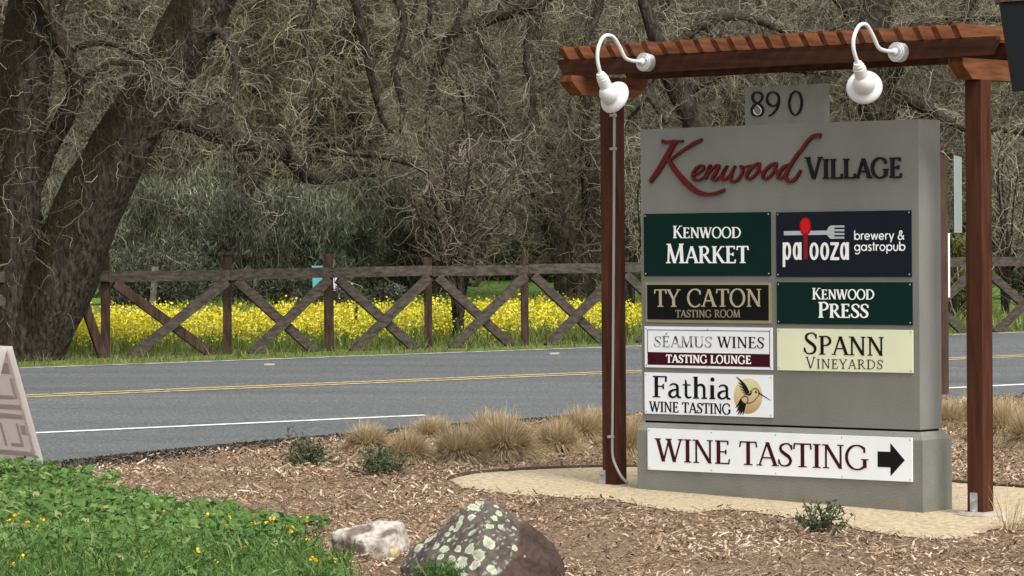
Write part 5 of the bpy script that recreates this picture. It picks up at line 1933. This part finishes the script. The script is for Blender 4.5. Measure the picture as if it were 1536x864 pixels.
# ------------------------------------------------------------------ rocks
def rock(name, label, pts, loc, paint, lev=5, rough=.012, seed=0, cut=.5):
    bm = bmesh.new()
    for p in pts:
        bm.verts.new(p)
    bmesh.ops.convex_hull(bm, input=bm.verts)
    bmesh.ops.triangulate(bm, faces=bm.faces)
    for i in range(lev):
        bmesh.ops.subdivide_edges(bm, edges=bm.edges, cuts=1, use_grid_fill=True)
        if i == 2:
            bmesh.ops.smooth_vert(bm, verts=bm.verts, factor=.3, use_axis_x=True, use_axis_y=True, use_axis_z=True)
    bm.normal_update()
    for v in bm.verts:
        c_ = v.co
        s_ = Vector((seed, seed * 2, 0))
        d_ = noise.noise(c_ * 6 + s_) * rough * 1.8 + noise.noise(c_ * 16 + s_) * rough + noise.noise(c_ * 45 + s_) * rough * .45 + noise.noise(c_ * 110 + s_) * rough * .2
        v.co = c_ + v.normal * d_
    me = bpy.data.meshes.new(name)
    bm.to_mesh(me)
    bvh = BVHTree.FromBMesh(bm)
    bm.free()
    for p in me.polygons:
        p.use_smooth = True
    co = np.empty(len(me.vertices) * 3, dtype=np.float32)
    me.vertices.foreach_get('co', co)
    co = co.reshape(-1, 3)
    col = paint(co, bvh, loc)
    a = me.attributes.new('col', 'FLOAT_COLOR', 'POINT')
    c4 = np.ones((len(co), 4), dtype=np.float32)
    c4[:, :3] = col
    a.data.foreach_set('color', c4.ravel())
    o = link(name, me, MAT['rock'])
    o.location = loc
    tag(o, label, 'rock')
    return o


def vnoise(co, s, seed=0.0):
    return np.array([noise.noise(Vector((c[0] * s + seed, c[1] * s, c[2] * s))) for c in co])


LICHEN = [(660, 170, 66), (715, 125, 50), (770, 105, 40), (640, 250, 34), (872, 222, 30), (828, 258, 30), (802, 326, 40), (880, 330, 27), (852, 165, 28), (648, 380, 45), (785, 465, 58), (1000, 502, 32),
          (995, 345, 27), (805, 680, 46), (835, 706, 26), (628, 512, 52), (702, 562, 58), (560, 622, 56), (672, 642, 50), (478, 592, 42), (420, 512, 40), (390, 580, 38), (530, 510, 44), (550, 690, 50),
          (575, 725, 40), (350, 490, 36), (440, 392, 34), (480, 340, 34), (540, 310, 44), (560, 260, 30), (402, 440, 22), (200, 505, 50), (296, 432, 44), (345, 395, 28), (122, 530, 22), (422, 662, 30),
          (740, 355, 13), (945, 280, 20), (1080, 572, 13), (520, 352, 30), (462, 440, 24), (880, 432, 10), (600, 440, 18), (930, 215, 12)]


def paint_boulder(co, bvh, loc):
    n1, n2, n3 = vnoise(co, 9), vnoise(co, 40, 5), vnoise(co, 3.2, 9)
    grey = np.array([.078, .063, .052])
    brown = np.array([.05, .029, .022])
    side = np.clip((co[:, 0] - .165 + np.clip(.13 - co[:, 2], 0, 1) * 1.2 + n3 * .03) / .025, 0, 1)[:, None]
    col = (grey * (1 - side) + brown * side) * (1 + .5 * n1 + .4 * n2)[:, None]
    pale = np.array([.2, .19, .17])
    rid = np.clip((co[:, 2] - .33) / .06, 0, 1)[:, None] * np.clip(n1 * 3 + .2, 0, 1)[:, None] * .6
    col = col * (1 - rid) + pale * rid
    o = Vector((0, 0, CAMZ)) - Vector(loc)
    wob = vnoise(co, 22, 2) * .42 + vnoise(co, 60, 4) * .32 + vnoise(co, 140, 6) * .2
    for zx, zy, r in LICHEN:
        d = ray(590 + zx / 5.486, 730 + zy / 5.486).normalized()
        hit = bvh.ray_cast(o, d)[0]
        if hit is None:
            continue
        rm = r * .86 / 5.486 * 15.2 / F
        dist = np.linalg.norm(co - np.array(hit), axis=1) / rm
        e = dist * (1 + wob)
        m = np.clip((1.05 - e) / .12, 0, 1)[:, None]
        ring = np.clip(1 - np.abs(e - .85) / .22, 0, 1)[:, None]
        lc = np.array([.30, .32, .225]) * (1 - ring) + np.array([.47, .49, .38]) * ring
        lc = lc * (1 + .35 * n2)[:, None]
        col = col * (1 - m) + lc * m
    sp_ = (vnoise(co, 55, 13) > .42)[:, None]
    col = np.where(sp_ & (side < .5), col * .4 + np.array([.3, .32, .26]) * .6, col)
    return np.clip(col, .004, .8)


def wpt(px, py, Y):
    return D(px, py, Y)


RC = G(720, 890)
RC = Vector((RC.x, 15.3, gz(RC.x, 15.3)))


def rp(px, py, Y):
    v = D(px, py, Y) - RC
    return (v.x, v.y, v.z)


bpts = [rp(722, 750, 15.35), rp(742, 751, 15.35), rp(700, 762, 15.3), rp(790, 785, 15.4), rp(828, 811, 15.45), rp(846, 840, 15.45), rp(853, 885, 15.4), rp(655, 803, 15.35), rp(612, 828, 15.35),
        rp(598, 850, 15.3), rp(604, 885, 15.3), rp(650, 905, 14.98), rp(720, 915, 14.9), rp(800, 905, 15.0), rp(775, 808, 15.12), rp(720, 800, 15.1), rp(835, 850, 15.2), rp(650, 850, 15.08),
        rp(640, 880, 15.75), rp(720, 870, 15.85), rp(820, 870, 15.8), rp(700, 790, 15.65), rp(770, 795, 15.7)]
rock('boulder', 'grey and brown boulder covered in pale green lichen', bpts, RC, paint_boulder, 6, .009, 3)


def paint_pale(co, bvh, loc):
    n1, n2 = vnoise(co, 12, 3), vnoise(co, 45, 8)
    a = np.clip(n1 * 2.2 + .62, 0, 1)[:, None]
    return np.clip((np.array([.15, .115, .1]) * (1 - a) + np.array([.41, .365, .315]) * a) * (1 + .4 * n2)[:, None], .01, .8)


PC = G(560, 838)
PC = Vector((PC.x, PC.y + .12, gz(PC.x, PC.y)))


def rp2(px, py, dy):
    v = D(px, py, PC.y + dy) - PC
    return (v.x, v.y, v.z)


rock('pale_rock', 'pale blotchy rock half buried left of the lichen covered boulder', [rp2(500, 800, 0), rp2(530, 789, .03), rp2(570, 781, .05), rp2(600, 784, .05), rp2(613, 800, .03), rp2(616, 845, .0), rp2(590, 805, -.12),
                                                                       rp2(545, 812, -.14), rp2(510, 850, -.05), rp2(560, 866, -.18), rp2(600, 860, -.12), rp2(540, 845, .25), rp2(600, 845, .25), rp2(500, 830, .1)], PC, paint_pale, 5, .012, 8)
c = G(597, 842)
o = rock('stone', 'small yellowish stone between the two rocks', [(-.028, 0, 0), (.03, .01, 0), (0, -.03, 0), (0, .03, 0), (-.02, 0, .035), (.028, 0, .05), (0, .02, .045)], Vector((c.x, 15.35, gz(c.x, 15.35) + .09)),
         lambda co, b, l: np.tile(np.array([.42, .33, .17]), (len(co), 1)) * (1 + .4 * vnoise(co, 40))[:, None], 3, .004, 2)


# ------------------------------------------------------------------ helpers for scattering on the ground
def in_poly(px, py, poly):
    poly = np.array([(p[0], p[1]) for p in poly])
    x, y = np.asarray(px), np.asarray(py)
    ins = np.zeros(len(x), bool)
    j = len(poly) - 1
    for i in range(len(poly)):
        xi, yi = poly[i]
        xj, yj = poly[j]
        c_ = ((yi > y) != (yj > y)) & (x < (xj - xi) * (y - yi) / (yj - yi + 1e-12) + xi)
        ins ^= c_
        j = i
    return ins


WEED_PX = [(-420, 700), (-200, 702), (0, 711), (60, 714), (110, 722), (160, 731), (215, 750), (262, 768), (310, 775), (360, 783), (410, 790), (450, 806), (485, 830), (520, 852), (545, 890), (560, 940), (575, 1000)]
weed_poly = [G(*p) for p in WEED_PX] + [G(-420, 1000)]
weed_poly = [(p.x, p.y) for p in weed_poly]

# wood chips
n = 520000
X = rng.uniform(-5.6, 6.0, n)
Y = rng.uniform(13.2, 28.5, n)
ok = in_poly(X, Y, [(p[0], p[1]) for p in mul_poly])
sandt = np.stack([X, Y], 1) + rng.normal(0, .035, (n, 2))
ok &= (~in_poly(sandt[:, 0], sandt[:, 1], sand_j)) | (rng.random(n) < .002)
soft = np.stack([X, Y], 1) + rng.normal(0, .12, (n, 2))
ok &= ~in_poly(soft[:, 0], soft[:, 1], soil_poly)
ok &= ~in_poly(X, Y + .25, weed_poly)
ok &= (np.abs(X) < Y * .17 + .9)
X, Y = X[ok], Y[ok]
n = len(X)
patch = np.array([noise.noise(Vector((x * 1.3, y * 1.3, 7))) for x, y in zip(X, Y)])
keep = rng.random(n) < np.clip(.78 + patch * .8, .25, 1)
X, Y, patch = X[keep], Y[keep], patch[keep]
n = len(X)
a = rng.uniform(0, 2 * np.pi, n)
ti = rng.normal(0, .33, n)
d = np.stack([np.cos(a) * np.cos(ti), np.sin(a) * np.cos(ti), np.sin(ti)], 1)
up_ = unit(np.array([0, 0, 1.]) + rng.normal(0, .35, (n, 3)))
s_ = unit(np.cross(d, up_))
L_ = np.clip(rng.lognormal(-4.1, .5, n), .005, .075)[:, None]
W_ = np.clip(L_ * rng.uniform(.14, .42, n)[:, None], .003, .011)
c_ = np.stack([X, Y, GA * X + GB * Y + .012 + np.abs(np.sin(ti)) * L_[:, 0] * .5 + rng.uniform(0, .018, n)], 1)
V_ = np.stack([c_ - d * L_ / 2 - s_ * W_ / 2, c_ + d * L_ / 2 - s_ * W_ / 2 * rng.uniform(.3, 1, (n, 1)), c_ + d * L_ / 2 + s_ * W_ / 2, c_ - d * L_ / 2 + s_ * W_ / 2], 1).reshape(-1, 3)
r_ = np.clip(rng.beta(2.2, 2.2, n) + patch * .25, 0, 1)
q_ = np.arange(4 * n).reshape(-1, 4)
tag(link('wood_chips', np_mesh('wood_chips', V_, q_, attrs={'rnd': np.repeat(r_, 4)}), MAT['chips']), 'loose bark and wood chips covering the bed', None, None, 'stuff')

# dark crumbs along the road edge
n = 9000
k = rng.integers(0, 6, n)
f = rng.random(n)
A0 = np.array([(p.x, p.y) for p in soil])
pos = A0[k] + (A0[k + 1] - A0[k]) * f[:, None] - np.array([RN.x, RN.y])[None] * (np.abs(rng.normal(0, .22, n)) - .05)[:, None]
n = len(pos)
sz = rng.uniform(.004, .015, n)[:, None]
c_ = np.stack([pos[:, 0], pos[:, 1], GA * pos[:, 0] + GB * pos[:, 1] + .014], 1)
nn = rdir(n, .9)
aa = unit(np.cross(nn, rng.normal(size=(n, 3))))
bb = np.cross(nn, aa)
V_ = np.stack([c_ + aa * sz, c_ + bb * sz * .7, c_ - aa * sz, c_ - bb * sz * .7], 1).reshape(-1, 3)
V_[:, 2] += .003
tag(link('soil_crumbs', np_mesh('soil_crumbs', V_, np.arange(4 * n).reshape(-1, 4), attrs={'rnd': np.repeat(rng.random(n), 4)}), MAT['crumbs']), 'dark crumbled soil and gravel at the road edge', None, None, 'stuff')

# ------------------------------------------------------------------ green weeds, lower left
n = 58000
X, Y = rng.uniform(-6.2, -.2, n), rng.uniform(13.4, 21.6, n)
rag = np.array([noise.noise(Vector((x * 3.2, y * 2.2, 12))) for x, y in zip(X, Y)]) * .16
ok = in_poly(X + rag, Y + rag * 1.5, weed_poly) & (np.abs(X) < Y * .165 + 2.6)
X, Y = X[ok], Y[ok]
n = len(X)
mound = np.array([noise.noise(Vector((x * 1.6, y * 1.1, 2))) for x, y in zip(X, Y)])
fine = np.array([noise.noise(Vector((x * 6, y * 4, 5))) for x, y in zip(X, Y)])
H_ = np.clip(.085 + .075 * mound + .045 * fine, .02, .22)
zl_ = H_ * rng.uniform(.35, 1.0, n) ** .6
c_ = np.stack([X, Y, GA * X + GB * Y + zl_], 1)
# round scalloped leaves, cupped
kind = rng.random(n) < np.clip((Y - 15.6) / 1.6 + .25 + mound * .6, .12, .95)
cm = c_[kind]
m = len(cm)
nn = unit(np.array([0, -.35, 1.]) + rng.normal(0, .45, (m, 3)))
aa = unit(np.cross(nn, rng.normal(size=(m, 3))))
bb = np.cross(nn, aa)
rad = rng.uniform(.011, .028, m)
S9 = 9
ang = np.arange(S9) / S9 * 2 * np.pi * .93
rr_ = np.where(np.arange(S9) % 2 == 0, 1.0, .82)
rim = cm[:, None] + rad[:, None, None] * rr_[None, :, None] * (aa[:, None] * np.cos(ang)[None, :, None] + bb[:, None] * np.sin(ang)[None, :, None]) + nn[:, None] * (rad[:, None] * rng.uniform(.05, .35, (m, S9)))[..., None]
V_ = np.concatenate([cm[:, None], rim], 1)
b_ = np.arange(m)[:, None] * (S9 + 1)
tr_ = np.stack([np.broadcast_to(b_, (m, S9 - 1)), b_ + 1 + np.arange(S9 - 1)[None], b_ + 2 + np.arange(S9 - 1)[None]], -1).reshape(-1, 3)
r1 = np.clip(rng.normal(.54, .2, m) + fine[kind] * .3, 0, 1)
tag(link('weed_leaves', np_mesh('weed_leaves', V_.reshape(-1, 3), None, tr_, attrs={'rnd': np.repeat(r1, S9 + 1)}), MAT['weed_leaf']), 'round leaved green weeds covering the lower left ground', None, None, 'stuff')
# feathery narrow leaves between
cf = c_[~kind]
rep = 3
cf = np.repeat(cf, rep, 0) + rng.normal(0, .02, (len(cf) * rep, 3))
m = len(cf)
dl = rdir(m, .9)
L_ = rng.uniform(.03, .075, m)
Q_ = np.stack([cf, cf + dl * L_[:, None] * .5, cf + dl * L_[:, None] + np.array([0, 0, -.006])], 1)
V_, q_, own = ribbons(Q_, rng.uniform(.004, .010, m)[:, None] * np.array([.6, 1, .15]), unit(np.cross(dl, rng.normal(size=(m, 3)))))
tag(link('weed_sprigs', np_mesh('weed_sprigs', V_, q_, attrs={'rnd': np.clip(rng.normal(.55, .22, m), 0, 1)[own]}), MAT['weed_leaf']), 'fine feathery green weeds in the lower left', None, None, 'stuff')
# grass blades, denser towards the lower left corner
n = 36000
X, Y = rng.uniform(-6.2, -.3, n), rng.uniform(13.4, 19.0, n)
ok = in_poly(X, Y, weed_poly) & (rng.random(n) < np.clip(1.15 - (Y - 14.6) / 2.2 - (X + 2.4) * .30, .06, 1)) & (np.abs(X) < Y * .165 + 2.6)
pos = np.stack([X[ok], Y[ok]], 1)
n = len(pos)
V_, q_, own, _ = blades(n, pos, rng.uniform(.06, .17, n), rng.uniform(.003, .007, n), .8, 4)
tag(link('grass_blades', np_mesh('grass_blades', V_, q_, attrs={'rnd': np.clip(rng.normal(.6, .2, n), 0, 1)[own]}), MAT['weed_leaf']), 'bright green grass among the weeds in the lower left corner', None, None, 'stuff')
# little orange yellow flowers
cl = [(40, 800, 5, .03), (28, 790, 4, .04), (215, 775, 3, .04), (345, 793, 3, .06), (400, 800, 4, .08), (425, 790, 4, .04), (370, 838, 4, .05), (225, 850, 3, .05), (440, 815, 3, .04), (480, 848, 3, .04), (20, 850, 4, .06)]
pp_ = []
for px, py, k_, sd_ in cl:
    g = G(px, py + 22)
    for i in range(k_):
        x_, y_ = g.x + rng.normal(0, sd_ * 1.5), g.y + rng.normal(0, sd_ * 2.5)
        pp_.append((x_, y_, gz(x_, y_) + rng.uniform(.09, .15)))
cf = np.repeat(np.array(pp_), 5, 0) + rng.normal(0, .006, (len(pp_) * 5, 3))
m = len(cf)
nn = rdir(m, .8)
aa = unit(np.cross(nn, rng.normal(size=(m, 3))))
bb = np.cross(nn, aa)
sz = rng.uniform(.005, .009, m)[:, None]
V_ = np.stack([cf + aa * sz, cf + bb * sz, cf - aa * sz, cf - bb * sz], 1).reshape(-1, 3)
tag(link('weed_flowers', np_mesh('weed_flowers', V_, np.arange(4 * m).reshape(-1, 4), attrs={'rnd': np.repeat(rng.random(m), 4)}), MAT['orange_petal']), 'tiny orange yellow flowers among the green weeds', None, None, 'stuff')
# low earth under the weeds
sheet('weed_ground', weed_poly, MAT['meadow'], 0.014, 'damp green ground under the weeds')

# ------------------------------------------------------------------ folding pavement board, far left
Bt = G(61, 704)
l_ = Vector((.80, .60, 0)).normalized()
e_ = Vector((-.60, .80, 0)).normalized()
lo_a, hi_a = 0.0, 1.0
for _ in range(60):
    a_ = (lo_a + hi_a) / 2
    T = Bt - l_ * a_
    r0 = ray(11, 521)
    if r0.x / r0.y * T.y < T.x:
        lo_a = a_
    else:
        hi_a = a_
T = Bt - l_ * a_
T.z = CAMZ + ray(11, 521).z / ray(11, 521).y * T.y
Hb = T.z - gz(T.x, T.y)
bd = thing('folding_board', 'white plastic folding pavement board at the left edge by the road', 'board', (T.x, T.y, gz(T.x, T.y)))
WB = .62


tpl = MAT['white_plastic'].node_tree                       # thin white plastic lets light through
tb = tpl.nodes.new('ShaderNodeBsdfTranslucent')
tb.inputs[0].default_value = (.8, .74, .72, 1)
tm_ = tpl.nodes.new('ShaderNodeMixShader')
tm_.inputs[0].default_value = .72
tpl.links.new(tpl.nodes['Principled BSDF'].outputs[0], tm_.inputs[1])
tpl.links.new(tb.outputs[0], tm_.inputs[2])
tpl.links.new(tm_.outputs[0], tpl.nodes['Material Output'].inputs[0])


def board_panel(sgn):
    foot = l_ * (a_ * sgn)
    sl_ = (foot + Vector((0, 0, -Hb)))
    SL = sl_.length
    sl_.normalize()
    nrm = e_.cross(sl_).normalized()
    if nrm.dot(l_ * sgn) > 0:
        nrm = -nrm                                          # inner side
    o_ = Vector((0, 0, Hb)) + (l_ * sgn) * .012

    def W(u, v, h):
        return o_ + e_ * u + sl_ * v + nrm * h

    def slab(bm, u0, u1, v0, v1, h0, h1):
        vs = [bm.verts.new(W(*p)) for p in ((u0, v0, h0), (u1, v0, h0), (u1, v1, h0), (u0, v1, h0), (u0, v0, h1), (u1, v0, h1), (u1, v1, h1), (u0, v1, h1))]
        for f_ in ((0, 3, 2, 1), (4, 5, 6, 7), (0, 1, 5, 4), (1, 2, 6, 5), (2, 3, 7, 6), (3, 0, 4, 7)):
            bm.faces.new([vs[i] for i in f_])
    bm = bmesh.new()
    slab(bm, .012, WB - .012, .02, SL - .02, -.012, .0)
    p_ = obj('panel', bm, MAT['white_plastic'], bd)
    ed_ = .035
    bm = bmesh.new()
    slab(bm, 0, ed_, 0, SL, -.022, .012)
    slab(bm, WB - ed_, WB, 0, SL, -.022, .012)
    slab(bm, ed_ + .0005, WB - ed_ - .0005, 0, .05, -.022, .012)
    slab(bm, ed_ + .0005, WB - ed_ - .0005, SL - .05, SL - .008, -.022, .012)
    obj('rim', bm, MAT['white_plastic'], p_, bevel=.006)
    for (u0, u1, v0, v1) in ((.07, .30, .10, .17), (.32, .55, .10, .17), (.07, .09, .20, .33), (.11, .30, .31, .335), (.06, .56, .37, .40), (.06, .56, .43, .46),
                             (.07, .12, .50, .56), (.15, .17, .49, .64), (.17, .30, .62, .64), (.36, .38, .49, .64), (.06, .56, .67, .70)):
        bm = bmesh.new()
        slab(bm, u0, u1, v0 * SL / .78, v1 * SL / .78, .0003, .008)
        obj('moulded_rib', bm, MAT['white_plastic'], p_, bevel=.0035)


board_panel(1)
board_panel(-1)

# ------------------------------------------------------------------ road sign seen edge-on beyond the monument sign
Bs = G(1416, 592)
rs = thing('road_sign', 'road sign on a brown wooden post seen nearly edge-on behind the sign', 'road sign', Bs)
tp = D(1416, 233, Bs.y).z - Bs.z
obj('post', bxm(-.035, .035, -.035, .035, -.4, tp), MAT['brown_post'], rs, bevel=.004)
v0 = D(1431.5, 233, Bs.y) - Bs
v1 = D(1431.5, 349, Bs.y) - Bs
vd = Vector((v0.x + Bs.x, Bs.y, 0)).normalized()           # nearly along the view, so only its edge shows
pl = bmesh.new()
side_ = (vd + Vector((.095, 0, 0))).normalized()
ctr = Vector((v0.x, 0, 0)) + side_ * .30
pts_ = []
nn_ = Vector((-side_.y, side_.x, 0)) * .004
vs = []
for sg in (-1, 1):
    for hh in (-.30, .30):
        for zz in (v1.z, v0.z):
            vs.append((ctr + side_ * hh + nn_ * sg + Vector((0, 0, zz))))
idx_ = [pl.verts.new(v) for v in vs]
for f_ in ((0, 1, 3, 2), (4, 6, 7, 5), (0, 4, 5, 1), (2, 3, 7, 6), (0, 2, 6, 4), (1, 5, 7, 3)):
    pl.faces.new([idx_[i] for i in f_])
obj('sign_plate', pl, MAT['sign_back'], rs)
bm = bmesh.new()
lathe(bm, [(0, .012), (.02, .012), (.022, 0)], ctr - side_ * .12 + nn_ * 1.0 + Vector((0, 0, (v0.z * .62 + v1.z * .38))), nn_, 8)
obj('bolt', bm, MAT['galvanised'], rs)
v0 = D(1424.5, 350, Bs.y) - Bs
v1 = D(1423, 446, Bs.y) - Bs
obj('reflector_strip', bxm(.0355, .05, -.03, .03, v1.z, v0.z), MAT['ink_white'], rs)

# ------------------------------------------------------------------ dark board hanging in at the upper right
YB = 15.5
pt = [D(1503, 4, YB), D(1640, -4, YB), D(1612, 132, YB), D(1523, 135, YB)]
bm = bmesh.new()
a4 = [bm.verts.new(p) for p in pt]
b4 = [bm.verts.new(p + Vector((.01, .16, 0))) for p in pt]
bm.faces.new(a4)
bm.faces.new(b4[::-1])
for i in range(4):
    bm.faces.new((a4[i], b4[i], b4[(i + 1) % 4], a4[(i + 1) % 4]))
cpt = sum(pt, Vector()) / 4
gp = Vector((D(1580, 0, YB).x, YB + .1, 0))
gp.z = gz(gp.x, gp.y)
lt = thing('hanging_board', 'dark tapered board cut off by the upper right corner of the photo', 'board', gp)
for v in bm.verts:
    v.co -= gp
obj('board', bm, MAT['black_plastic'], lt, bevel=.006)
bm = bmesh.new()
prism(bm, [(pt[0].x - gp.x - .008, pt[0].z - gp.z + .003), (pt[1].x - gp.x + .008, pt[1].z - gp.z + .003), (pt[1].x - gp.x + .008, pt[1].z - gp.z + .02), (pt[0].x - gp.x - .008, pt[0].z - gp.z + .02)], -.11, .08)
obj('cap', bm, MAT['brown_post'], lt, bevel=.003)
obj('pole', bxm(-.04, .04, .07, .15, -.3, pt[0].z - gp.z - .1), MAT['black_plastic'], lt, bevel=.005)
